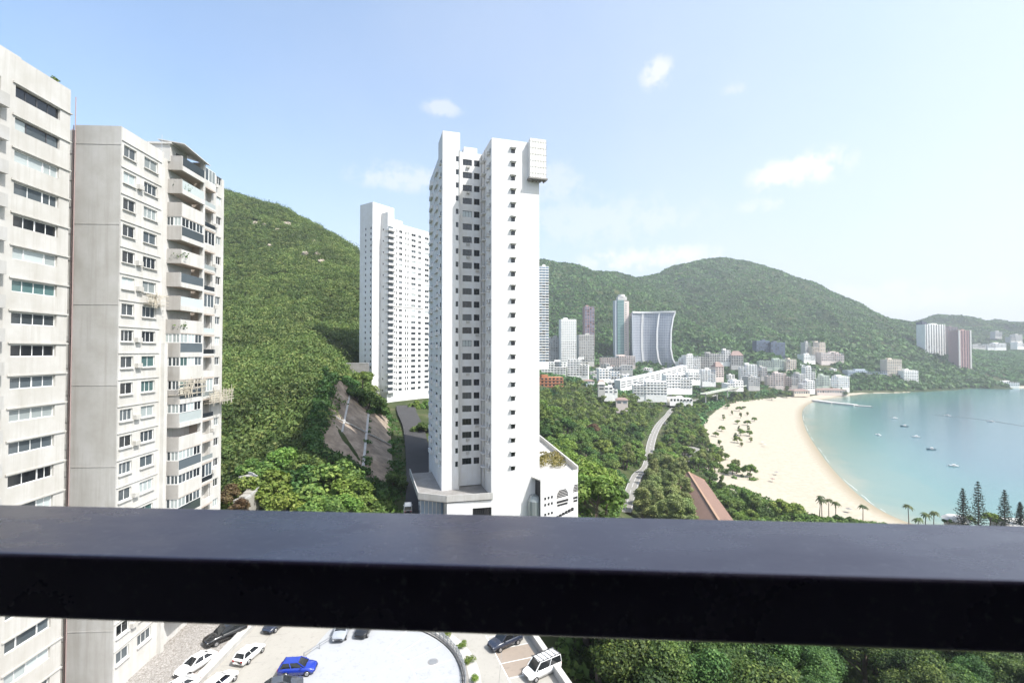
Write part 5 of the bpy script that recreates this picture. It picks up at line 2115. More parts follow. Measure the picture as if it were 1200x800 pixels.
for (x, y) in spots:
    k = [q for q in zone if y < q[0]][0]
    if y < 175:
        key = fr_rnd.choice(['bright', 'bright', 'bright', 'mid'])
    elif y < 300:
        key = fr_rnd.choice(['mid', 'bright', 'mid', 'mid', 'dark'])
    else:
        key = fr_rnd.choice(['mid', 'dark', 'mid', 'tall', 'talldark', 'dark', 'bright', 'russet' if fr_rnd.random() < .3 else 'mid'])
    h = fr_rnd.uniform(9, 12.5) + y * .006
    tree(key, x, y, gz(x, y) - .3, h, look[key] + ' ' + k[1], look[key] + 's: ' + k[2], wide=1.18)

rest_p, rest_r = [], []
for (x, y) in far_spots:
    z = gz(x, y)
    for k in range(5):
        rest_p.append((x + fr_rnd.uniform(-3.2, 3.2), y + fr_rnd.uniform(-3.2, 3.2), z + fr_rnd.uniform(5.5, 10.5)))
        rest_r.append(fr_rnd.uniform(2.4, 4.2))
blobs('far_wood', rest_p, rest_r, M['leaf_mid'], 19, 'mass of green tree crowns at the far end of the wood before the pale houses', 'wood', 60, .26)

# undergrowth that hides the soil under the trees
up, ur = [], []
ZONES = [(W1, 2600), ([(-75, 93), (-22, 93), (-26, 112), (-52, 128), (-70, 128)], 330), ([(-14, 93), (12, 93), (10, 99), (-8, 99)], 60), ([(6, 93), (45, 93), (30, 140), (16, 112)], 260), ([(100, 318), (160, 300), (152, 345), (172, 420), (192, 480), (216, 560), (264, 668), (225, 655), (150, 470)], 900), ([(60, 190), (135, 190), (150, 236), (138, 275), (110, 310), (92, 310), (72, 262)], 800),
         ([(6, 46), (104, 46), (104, 112), (8, 100)], 900), ([(150, 232), (138, 236), (120, 190), (200, 190), (205, 214), (178, 226)], 300), ([(230, 600), (330, 720), (420, 800), (470, 850), (440, 880), (330, 800), (240, 690)], 700), ([(205, 590), (255, 668), (300, 720), (395, 800), (360, 800), (270, 720), (200, 640)], 500), ([(98, 96), (140, 96), (140, 60), (98, 60)], 250), ([(56, 108), (205, 108), (215, 200), (60, 195)], 1100), ([(100, 40), (230, 60), (210, 110), (104, 80)], 500)]
for zp, n_ in ZONES:
    x0, x1 = min(q[0] for q in zp), max(q[0] for q in zp)
    y0, y1 = min(q[1] for q in zp), max(q[1] for q in zp)
    for i in range(n_ * 2):
        x, y = fr_rnd.uniform(x0, x1), fr_rnd.uniform(y0, y1)
        if not in_poly(x, y, zp) or near_road(x, y, 4.2) or (y < 100 and x < 7.5 + (66 - y) * .37):
            continue
        if any(math.hypot(x - a, y - b_) < r_ for a, b_, r_ in clear) or (48 < x < 63 and 79 < y < 99) or (99 < x < 136 and y < 113 and y > 79):
            continue
        if math.hypot(x - 138, y - 370) < 22 and x > 118:
            continue
        up.append((x, y, 0))
        ur.append(fr_rnd.uniform(1.2, 2.4))
up = np.array(up)
up[:, 2] = ground_z(up[:, 0], up[:, 1]) + .3
blobs('undergrowth', up, ur, M['leaf_mid'], 23, 'low green undergrowth on the ground beneath the trees', 'undergrowth', 34, .30)

# wispy trees between the road and the tiled roof
n = 0
ws = []
for i in range(600):
    x, y = fr_rnd.uniform(56, 104), fr_rnd.uniform(186, 300)
    if near_road(x, y, 7) or x > (62 + (y - 185) * .30 + 8) or x < 50 + (y - 200) * .2:
        continue
    if all((x - a) ** 2 + (y - b_) ** 2 > 6.3 ** 2 for a, b_ in ws):
        ws.append((x, y))
for (x, y) in ws:
    tree('wispy', x, y, gz(x, y), fr_rnd.uniform(13, 17), 'feathery pale green tree between the beach road and the brown tiled roof', 'feathery trees beside the beach road', 'feathery_tree', wide=1.15)

# trees between the road and the sand
W2 = [(100, 330), (112, 322), (158, 310), (150, 345), (170, 420), (190, 480), (214, 560), (250, 620), (262, 660), (232, 655), (200, 585), (165, 500), (135, 425)]
bs = []
clr2 = [(140, 375, 13), (122, 345, 9)]
for i in range(7000):
    x, y = fr_rnd.uniform(95, 270), fr_rnd.uniform(305, 665)
    if not in_poly(x, y, W2) or near_road(x, y, 6.0) or any(math.hypot(x - a, y - b_) < r_ for a, b_, r_ in clr2):
        continue
    sp = 6.5 + (y - 300) * .006
    if all((x - a) ** 2 + (y - b_) ** 2 > sp * sp for a, b_ in bs):
        bs.append((x, y))
for (x, y) in bs[:110]:
    key = fr_rnd.choice(['wispy', 'mid', 'wispy', 'mid', 'bright'])
    lab = 'olive green feathery tree in the strip between the beach road and the sand' if key == 'wispy' else 'round green tree in the strip between the beach road and the sand'
    tree(key, x, y, gz(x, y), fr_rnd.uniform(8, 11), lab, ('feathery' if key == 'wispy' else 'round') + ' trees between the road and the sand', wide=1.25)

# the rows of little trees on the sand, upper beach
rows_ = [(866, 482), (868, 489), (864, 496), (866, 503), (868, 509), (862, 513), (864, 518), (869, 522), (876, 497), (877, 503), (878, 509), (880, 516), (872, 480), (876, 486), (884, 492), (858, 486), (853, 480), (848, 492), (846, 505),
         (846, 530), (850, 538), (843, 522), (839, 512)]
for i, (px, py) in enumerate(rows_):
    q = G(px, py, 4)
    tree('wispy' if i % 2 else 'bright', q.x, q.y, gz(q.x, q.y) - .2, fr_rnd.uniform(5, 7.5), 'small tree standing on the open sand of the upper beach', 'small trees on the sand', wide=1.35)
for (px0, px1, py0, py1, n_) in ((858, 930, 462, 474, 34), (905, 990, 455, 461, 16), (780, 850, 466, 476, 24)):
    for i in range(n_):
        px, py = fr_rnd.uniform(px0, px1), fr_rnd.uniform(py0, py1)
        if px0 == 858 and py > 474 - (px - 858) * .14:
            continue
        q = G(px, py, 6)
        tree(fr_rnd.choice(['mid', 'tall', 'bright', 'wispy']), q.x, q.y, gz(q.x, q.y) - .3, fr_rnd.uniform(9, 13), 'green tree in the belt at the far head of the beach', 'trees at the head of the beach', wide=1.3)

# trees at the near end of the beach
nb = [(832, 556, 10, 'dark', 'dark round tree beside the far right corner of the brown tiled roof'), (846, 562, 9, 'wispy', 'feathery tree on the edge of the sand behind the brown roof'),
      (848, 585, 10, 'mid', 'green tree right of the brown tiled roof'), (862, 590, 11, 'mid', 'bushy green tree at the near edge of the sand'), (874, 582, 11, 'tall', 'slim grey green tree at the near edge of the sand'),
      (884, 590, 11, 'tall', 'slim green tree left of the bright round tree'), (893, 598, 9, 'dark', 'dark tree against the left side of the bright round tree'), (915, 592, 11, 'bright', 'bright yellow green round tree at the near edge of the sand'),
      (930, 596, 10, 'bright', 'bright green tree behind the palms near the sand'), (938, 604, 7, 'mid', 'low green tree right of the bright round tree'), (866, 604, 8, 'bright', 'low pale green tree just above the handrail by the brown roof'),
      (900, 606, 6, 'mid', 'low green tree just above the handrail below the bright round tree'), (982, 606, 5, 'dark', 'low dark tree under the palms at the near sand'), (996, 608, 4.5, 'dark', 'low dark bush like tree right of the palms'),
      (856, 600, 9, 'dark', 'dark green tree close against the brown tiled roof'), (880, 603, 8, 'mid', 'green tree just above the handrail near the slim trees')]
for (px, py, h, key, lab) in nb:
    q = G(px, py, 5 + h * .68)
    tree(key, q.x, q.y, 5, h, lab, None, wide=1.1)

# ------------------------------------------------------------------ palms and pines
M['frond'] = leaf_mat('palm_fronds', (.030, .050, .015), (.065, .090, .028), (.12, .14, .05), .2)


def palm(label, x, y, z, h, seed, group=None):
    rr_ = random.Random(seed)
    t = thing('palm_tree', label, 'palm tree', (x, y, z), rr_.random() * 6, group)
    mb = MB()
    lean = Vector((rr_.uniform(-.06, .06) * h, rr_.uniform(-.06, .06) * h, h))
    mb.cyl((0, 0, -1), lean * .5 + Vector((.1, 0, 0)), .22, .17, 8)
    mb.cyl(lean * .5 + Vector((.1, 0, 0)), lean, .17, .14, 8)
    mb.build('trunk', M['bark'], t)
    V, F = [], []
    for i in range(17):
        a = 2 * math.pi * i / 17 + rr_.uniform(-.2, .2)
        el = rr_.uniform(.0, 1.0)
        L_ = rr_.uniform(2.1, 2.9)
        d = Vector((math.cos(a), math.sin(a), 0))
        sd = Vector((-d.y, d.x, 0))
        prev = None
        for s in range(7):
            k = s / 6
            p = lean + d * (L_ * k * math.cos(el * .8)) + Vector((0, 0, L_ * (k * math.sin(el) - 1.0 * k * k)))
            wd = .42 * math.sin(math.pi * min(.97, k * .85 + .12)) * rr_.uniform(.8, 1.2)
            V += [p - sd * wd - Vector((0, 0, wd * .6)), p, p + sd * wd - Vector((0, 0, wd * .6))]
            o = len(V)
            if s:
                F += [(o - 6, o - 5, o - 2, o - 3), (o - 5, o - 4, o - 1, o - 2)]
    me = np_mesh('fronds', np.array([tuple(v) for v in V]), np.array(F), M['frond'], np.random.default_rng(seed).random(len(F)))
    put('fronds', me, t)


for (px, py, h, lab, sd) in ((1065, 592, 11, 'single tall palm standing alone at the right end of the beach', 1), (960, 581, 9, 'leftmost palm of the clump on the near sand', 2), (971, 585, 8, 'middle palm of the clump on the near sand', 3),
                             (979, 588, 8, 'rightmost palm of the clump on the near sand', 4), (1011, 592, 7, 'thin palm between the clump and the waterline', 5), (1084, 601, 7, 'left palm of the pair beside the round hut', 6),
                             (1094, 599, 8, 'right palm of the pair beside the round hut', 7), (1076, 607, 5, 'short palm beside the pair of palms at the right', 8), (963, 585, 8, 'palm leaning behind the leftmost palm of the clump', 9)):
    q = G(px, py, 4 + h)
    palm(lab, q.x, q.y, 4, h, sd)


def pine(label, x, y, z, h, seed):
    rg = np.random.default_rng(seed)
    t = thing('norfolk_pine', label, 'conifer', (x, y, z))
    Vs, Fs, ts = [], [], []
    mb = MB()
    mb.cyl((0, 0, -1), (0, 0, h), .30, .05, 8)
    o = 0
    for lv in range(17):
        k = lv / 16
        zz = h * (.12 + .86 * k)
        ln_ = h * .185 * (1 - k) ** .75 + .25
        for i in range(7):
            a = 2 * math.pi * (i + rg.random() * .6) / 7 + lv
            n_ = int(26 * (1 - k * .6))
            s_ = rg.random(n_)
            tip = ln_ * (.8 + .35 * rg.random())
            p = np.stack([np.cos(a) * tip * s_, np.sin(a) * tip * s_, zz + tip * .16 * s_ + rg.normal(size=n_) * .16], 1)
            p[:, :2] += rg.normal(size=(n_, 2)) * .16
            d = rg.normal(size=(n_, 3))
            d /= np.linalg.norm(d, axis=1)[:, None]
            e = np.cross(d, rg.normal(size=(n_, 3)))
            e /= np.linalg.norm(e, axis=1)[:, None]
            sz = .30
            Vs.append(np.stack([p + d * sz, p + e * sz * .5, p - d * sz, p - e * sz * .5], 1).reshape(-1, 3))
            Fs.append(np.arange(4 * n_).reshape(-1, 4) + o)
            o += 4 * n_
            ts.append(rg.random(n_))
            if i % 2 == 0:
                mb.cyl((0, 0, zz), (math.cos(a) * tip, math.sin(a) * tip, zz + tip * .16), .05, .02, 4)
    mb.build('trunk', M['bark'], t)
    put('crown', np_mesh('crown', np.concatenate(Vs), np.concatenate(Fs), M['leaf_pine'], np.concatenate(ts)), t)


for (px, pt, pb, lab, sd) in ((1129, 572, 616, 'left conifer of the tall dark pair beside the round hut', 1), (1147, 564, 616, 'tallest dark conifer at the right of the bay', 2), (1178, 574, 616, 'dark conifer standing apart at the right', 3),
                              (1196, 588, 616, 'small thin conifer at the right edge of the view', 4)):
    b_ = G(px, pb + 6, 4)
    top = P(px, pt, b_.y)
    pine(lab, b_.x, b_.y, 4, top.z - 4, sd)
for (px, py, h, key, lab) in ((1160, 606, 6, 'bright', 'low yellow green tree right of the tallest conifer'), (1135, 609, 5, 'bright', 'low bright shrub like tree between the two tall conifers'), (1112, 611, 4, 'dark', 'low dark bush left of the round hut'), (1168, 610, 4.5, 'mid', 'low green bush before the conifer standing apart')):
    q = G(px, py, 4 + h * .6)
    tree(key, q.x, q.y, 4, h, lab, None, wide=1.4)
q = G(1120, 606, 8)
t = thing('round_hut', 'white domed pavilion roof left of the tall conifers', 'hut', (q.x, q.y, 4))
mb = MB()
mb.cyl((0, 0, -1), (0, 0, 3.2), 4.2, 4.2, 18)
mb.build('wall', M['offwhite'], t)
mb = MB()
mb.cyl((0, 0, 3.2), (0, 0, 4.6), 5.2, 3.4, 18)
mb.cyl((0, 0, 4.6), (0, 0, 5.4), 3.4, .4, 18)
mb.build('roof', M['white'], t)
q = G(1188, 611, 7)
t = thing('beach_building', 'long low white roofed building at the right edge beyond the handrail', 'building', (q.x, q.y, 3), R(-8))
mb = MB()
mb.box(-6, 26, -5, 5, -1, 3.4)
mb.build('wall', M['offwhite'], t)
mb = MB()
mb.box(-7, 27, -6, 6, 3.41, 3.9)
for i in range(9):
    mb.box(-6 + 3.6 * i, -5 + 3.6 * i, -5.5, 5.5, 3.905, 4.1)
mb.build('roof', M['white'], t)

# ------------------------------------------------------------------ the brown tiled roof
m, nt, N, L, b = newmat('brown_roof_tiles')
wv = N.new('ShaderNodeTexWave')
wv.inputs['Scale'].default_value = .9
wv.inputs['Distortion'].default_value = .3
tc = N.new('ShaderNodeTexCoord')
L.new(tc.outputs['Object'], wv.inputs['Vector'])
wv.bands_direction = 'Y'
c = mix_col(N, L, noise(N, L, .3, 6), (.225, .135, .10), (.155, .095, .072))
L.new(mix_col(N, L, .25, c, mix_col(N, L, wv.outputs['Fac'], (.12, .07, .05), (.27, .17, .125))), b.inputs['Base Color'])
b.inputs['Roughness'].default_value = .8
bump(N, L, b, wv.outputs['Fac'], .5, .15)
M['tile'] = m
ra, rb_ = G(807, 553, 18), G(845, 613, 18)
rd = (ra - rb_)
LEN = rd.length
t = thing('tiled_roof_building', 'long building with a brown tiled hipped roof beside the beach road', 'building', (rb_.x, rb_.y, 7), hd(rd.x, rd.y))
mb = MB()
mb.box(-7.5, 7.5, -6, LEN + 4, -3, 5.4)
mb.build('wall', M['offwhite'], t)
mb = MB()
H0, H1, HW = 5.4, 11.0, 9.5
mb.add([(-HW, -9, H0), (HW, -9, H0), (HW, LEN + 7, H0), (-HW, LEN + 7, H0), (0, 0, H1), (0, LEN, H1), (-HW, -9, H0 - .3), (HW, -9, H0 - .3), (HW, LEN + 7, H0 - .3), (-HW, LEN + 7, H0 - .3)],
       [(0, 1, 4), (1, 2, 5, 4), (2, 3, 5), (3, 0, 4, 5), (0, 6, 7, 1), (1, 7, 8, 2), (2, 8, 9, 3), (3, 9, 6, 0), (9, 8, 7, 6)])
mb.build('roof', M['tile'], t)
mb = MB()
mb.bar((0, 0, H1 + .1), (0, LEN, H1 + .1), .9, .5)
for sx in (-1, 1):
    mb.bar((0, 0, H1 + .05), (sx * HW, -9, H0 + .05), .7, .4)
    mb.bar((0, LEN, H1 + .05), (sx * HW, LEN + 7, H0 + .05), .7, .4)
mb.build('ridge_tiles', plain('orange_ridge_tiles', (.33, .21, .14), .8), t)

# pale yards and small roofs among the trees
struct(MB().prism([(106, 352), (122, 336), (155, 366), (148, 392), (130, 388)], 2, 6.9).build('beach_plaza', M['pale_road']))
struct(MB().prism([(46, 380), (64, 374), (72, 404), (54, 410)], 10, gz(58, 392) + 2.5).build('paved_terrace', M['pale_road']))
struct(MB().prism([(20, 428), (38, 424), (42, 446), (22, 452)], 10, gz(30, 437) + 2.5).build('garden_court', M['pale_road']))

# ------------------------------------------------------------------ houses and towers round the bay
M['pink'] = wall_mat('pinkish_render', (.66, .57, .53), .12)
M['brown'] = wall_mat('brown_render', (.38, .32, .29), .15)
M['redbrown'] = wall_mat('pinkish_red_tower_tiles', (.40, .25, .24), .12)
M['greyviolet'] = wall_mat('brown_grey_tower_tiles', (.28, .24, .25), .12)
M['navyw'] = wall_mat('dark_blue_tower_cladding', (.10, .12, .17), .15)
M['bluegrey'] = wall_mat('pale_blue_grey_cladding', (.42, .47, .52), .1)
M['beige'] = wall_mat('beige_render', (.60, .53, .44), .12)
M['orange'] = wall_mat('orange_render', (.40, .17, .085), .12)
M['greenish'] = wall_mat('pale_green_render', (.50, .56, .48), .12)
M['redroof'] = plain('red_brown_roof', (.24, .165, .14), .8)
vr = random.Random(77)
_wb = {}
FOOT = []


def wbox(w, h, mat):
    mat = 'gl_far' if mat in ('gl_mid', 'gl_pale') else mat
    k = (round(w, 1), round(h, 1), mat)
    if k not in _wb:
        _wb[k] = MB().box(-w / 2, w / 2, -.05, .12, 0, h).mesh('window', M[mat])
    return _wb[k]


def block(label, px0, px1, pt, pb, Y, mat='white', cat='house', name='villa', yaw=None, dep=None, floor=3.3, bay=4.2, glass='gl_mid', roof='flat', wide=.62, tall=.5, steps=True, sink=9, cap=96, roofmat='redroof'):
    pc = P((px0 + px1) / 2, pb, Y)
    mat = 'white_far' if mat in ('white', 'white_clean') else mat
    w = (px1 - px0) / FPX * Y
    zt = P((px0 + px1) / 2, pt, Y).z
    H = zt - pc.z
    yaw = vr.uniform(-.25, .25) if yaw is None else yaw
    d = dep or max(8, min(w * .8, 18))
    w = w / (abs(math.cos(yaw)) + abs(math.sin(yaw)) * .4)
    t = thing(name, label, cat, (pc.x, Y, pc.z), yaw)
    FOOT.append((pc.x, Y, max(w, d) * .62 + 2))
    mb = MB()
    if roof == 'hip':
        Hw = H * .68
    else:
        Hw = H
    if steps and H < 32 and w > 14 and roof == 'flat':
        s = vr.uniform(.35, .6) * w
        lo = Hw * vr.uniform(.6, .8)
        if vr.random() < .5:
            mb.box(-w / 2, w / 2 - s, 0, d, -sink, Hw)
            mb.box(w / 2 - s, w / 2, .8, d, -sink, lo)
        else:
            mb.box(-w / 2 + s, w / 2, 0, d, -sink, Hw)
            mb.box(-w / 2, -w / 2 + s, .8, d, -sink, lo)
        top = lambda x: True
    else:
        mb.box(-w / 2, w / 2, 0, d, -sink, Hw)
    mb.build('wall', M[mat], t)
    if roof == 'hip':
        r_ = MB()
        e = .8
        r_.add([(-w / 2 - e, -e, Hw), (w / 2 + e, -e, Hw), (w / 2 + e, d + e, Hw), (-w / 2 - e, d + e, Hw), (-w * .25, d / 2, H), (w * .25, d / 2, H)], [(0, 1, 5, 4), (1, 2, 5), (2, 3, 4, 5), (3, 0, 4), (3, 2, 1, 0)])
        r_.build('roof', M[roofmat], t)
    else:
        r_ = MB()
        x0 = vr.uniform(-.3, .05) * w
        r_.box(x0, x0 + w * .25, d * .3, d * .7, Hw + .01, Hw + min(3.0, H * .12 + .6))
        r_.build('roof_house', M[mat], t)
    nf = max(1, int(H * (.68 if roof == 'hip' else 1) / floor))
    nb_ = max(1, int(w / bay))
    c = 0
    extra = MB()
    fh = Hw / nf
    bw = w / nb_
    bands = MB()
    for i in range(nf):
        z = fh * i + fh * (1 - tall) * .5
        for j in range(nb_):
            x = -w / 2 + bw * (j + .5)
            if c < cap:
                put('window', wbox(bw * wide, fh * tall, glass if vr.random() < .8 else 'gl_dark'), t, (x, -.03 if not (steps and H < 32 and w > 14 and roof == 'flat') else -.04, z))
                c += 1
            else:
                extra.box(x - bw * wide / 2, x + bw * wide / 2, -.06, .1, z, z + fh * tall)
        if H > 12 and i:
            bands.box(-w / 2 - .25, w / 2 + .25, -.55, -.12, fh * i - .25, fh * i + .12)
    if extra.v:
        o = extra.build('upper_windows', M[glass], t)
        o['kind'] = 'stuff'
    if bands.v:
        o = bands.build('floor_slabs', M[mat], t)
    return t


TWR = dict(cat='tower block', name='tower_block', yaw=.1, steps=False, floor=3.1)
# towers
block('slim tower with white and blue bands just right of the tall white tower', 631, 643.5, 312, 424, 560, 'white_clean', glass='gl_blue', dep=16, tall=.55, wide=.9, bay=4.0, **TWR)
block('grey tower block between the banded tower and the pale ribbed tower', 642, 657, 395, 424, 900, 'concrete', glass='gl_mid', dep=20, **TWR)
block('pale lilac tower with a stepped crown behind the orange building', 657, 676, 374, 424, 880, 'white', glass='gl_pale', dep=20, tall=.4, bay=3.4, **TWR)
block('slim blue and red tower behind the short white block', 685, 697, 359, 400, 980, 'redbrown', glass='gl_blue', dep=18, wide=.8, tall=.7, **TWR)
block('short pale block before the slim blue and red tower', 678, 697, 392, 424, 930, 'offwhite', glass='gl_mid', dep=18, tall=.45, **TWR)
block('white ribbed tower block on the right headland above the bay', 1083, 1110, 380, 422, 1235, 'white', glass='gl_mid', dep=24, tall=.86, wide=.45, bay=7, **TWR)
block('brown grey tower block between the white and the pinkish towers on the headland', 1112, 1124, 383, 426, 1245, 'greyviolet', glass='gl_dark', dep=24, tall=.8, **TWR)
block('pinkish red tower block with pale corners on the right headland', 1122, 1140, 387, 433, 1185, 'redbrown', glass='gl_dark', dep=24, tall=.86, wide=.35, bay=7, **TWR)
block('dark slim tower edge behind the white ribbed tower on the headland', 1081, 1087, 377, 414, 1290, 'navyw', glass='gl_dark', dep=18, **TWR)
block('dark blue apartment tower low on the mountain foot, left half', 886, 903, 399, 424, 1085, 'navyw', glass='gl_blue', dep=16, **TWR)
block('dark blue apartment tower low on the mountain foot, right half', 903, 921, 401, 424, 1080, 'navyw', glass='gl_blue', dep=16, **TWR)
pk = [o for o in COL.objects if o.get('label', '').startswith('pinkish red tower')][0]
for x in (-15.5, 15.5):
    mb = MB()
    mb.box(x - 2.2, x + 2.2, -1.4, 3, -8, 98)
    mb.build('corner_pier', M['offwhite'], pk)

# tall green and pink glass tower with a white cap
m, nt, N, L, b = newmat('curtain_wall')


def curtain(name, glass, line, floor=3.2, bay=1.6, rough=.18):
    m, nt, N, L, b = newmat(name)
    tc = N.new('ShaderNodeTexCoord')
    sp = N.new('ShaderNodeSeparateXYZ')
    L.new(tc.outputs['Object'], sp.inputs[0])
    k = None
    for ax, per, th in (('Z', floor, .22), ('X', bay, .14)):
        d = N.new('ShaderNodeMath')
        d.operation = 'DIVIDE'
        L.new(sp.outputs[ax], d.inputs[0])
        d.inputs[1].default_value = per
        f = N.new('ShaderNodeMath')
        f.operation = 'FRACT'
        L.new(d.outputs[0], f.inputs[0])
        g = N.new('ShaderNodeMath')
        g.operation = 'LESS_THAN'
        L.new(f.outputs[0], g.inputs[0])
        g.inputs[1].default_value = th
        if k is None:
            k = g.outputs[0]
        else:
            mx = N.new('ShaderNodeMath')
            mx.operation = 'MAXIMUM'
            L.new(k, mx.inputs[0])
            L.new(g.outputs[0], mx.inputs[1])
            k = mx.outputs[0]
    gc = mix_col(N, L, noise(N, L, .15, 3), glass, tuple(x * .6 for x in glass))
    L.new(mix_col(N, L, k, gc, line), b.inputs['Base Color'])
    b.inputs['Roughness'].default_value = rough
    return m


M['cw_green'] = curtain('green_curtain_wall', (.06, .16, .15), (.30, .38, .38))
M['cw_grey'] = curtain('grey_curtain_wall', (.24, .26, .31), (.44, .46, .50), 3.4, 3.2)
q = P(729.5, 412, 1000)
t = thing('tower_block', 'tall slim green and pink glass tower with a white cap', 'tower block', (q.x, q.y, q.z), .1)
s = 1000 / FPX
hgt = (412 - 352) * s
t1 = MB()
t1.box(-15, -10.5, 2, 16, -12, hgt)
t1.build('side_bay', M['bluegrey'], t)
t1 = MB()
t1.box(-10.4, 4, 0, 18, -12, hgt + 1)
t1.build('glass_bay', M['cw_green'], t)
t1 = MB()
t1.box(4.1, 15, 1.2, 18, -12, hgt - 1)
t1.build('end_bay', M['pink'], t)
for i in range(22):
    put('window', wbox(3.0, 1.6, 'gl_teal'), t, (8, 1.17, 3 + i * 4.6))
t1 = MB()
t1.box(-8.5, 11, 2, 16, hgt + 1.01, hgt + 8)
t1.cyl((1.2, 9, hgt + 8), (1.2, 9, hgt + 13), 8.5, 7.0, 14)
t1.build('cap', M['white'], t)
FOOT.append((q.x, q.y, 20))

# the wide curved glass slab
Yq = 985
q = P(766, 428, Yq)
s = Yq / FPX
t = thing('curved_tower_block', 'wide grey glass tower with curved flaring sides and a white roof band', 'tower block', (q.x, Yq, q.z), 0)
prof = [(0, -22, 26), (3, -23, 23), (8, -23.5, 20.5), (20, -24, 18.5), (40, -24.2, 19), (55, -24.3, 21.5), (63, -24.4, 24.4)]
NU = 14


def lily(hpx, k, off=0.0):
    L_ = np.interp(hpx, [p[0] for p in prof], [p[1] for p in prof])
    R_ = np.interp(hpx, [p[0] for p in prof], [p[2] for p in prof])
    x = (L_ + (R_ - L_) * k) * s
    y = 9 * math.sin(k * math.pi * 1.3 + .4) - off
    return Vector((x, y, hpx * s))


mb = MB()
hs_ = [0, 1.5, 3, 5, 8, 13, 20, 30, 40, 48, 55, 60, 62]
for i in range(len(hs_) - 1):
    for j in range(NU):
        mb.quad(lily(hs_[i], j / NU), lily(hs_[i], (j + 1) / NU), lily(hs_[i + 1], (j + 1) / NU), lily(hs_[i + 1], j / NU))
    for k in (0, 1):
        a, c = lily(hs_[i], k), lily(hs_[i + 1], k)
        mb.quad(a, c, c + Vector((0, 24, 0)), a + Vector((0, 24, 0)))
for j in range(NU):
    a, c = lily(62, j / NU), lily(62, (j + 1) / NU)
    mb.quad(a, c, c + Vector((0, 24, 0)), a + Vector((0, 24, 0)))
for j in range(NU):
    a, c = lily(0, j / NU), lily(0, (j + 1) / NU)
    mb.quad(a, c, c + Vector((0, 0, -14)), a + Vector((0, 0, -14)))
mb.build('curtain_wall', M['cw_grey'], t)
mb = MB()
for j in range(NU):
    a, c = lily(62.4, j / NU, .8), lily(62.4, (j + 1) / NU, .8)
    mb.bar(a, c, 3.0, 3.4)
mb.build('roof_band', M['white_clean'], t)
for (k, wd) in ((0.0, 1.2), (.27, 2.4), (.30, 1.0), (.66, 3.0), (1.0, 2.6)):
    mb = MB()
    for i in range(len(hs_) - 1):
        mb.bar(lily(hs_[i], k, .5), lily(hs_[i + 1], k, .5), 1.4, wd)
    mb.build('fin', M['white_clean' if k > .1 else 'bluegrey'], t)
FOOT.append((q.x, Yq + 10, 48))

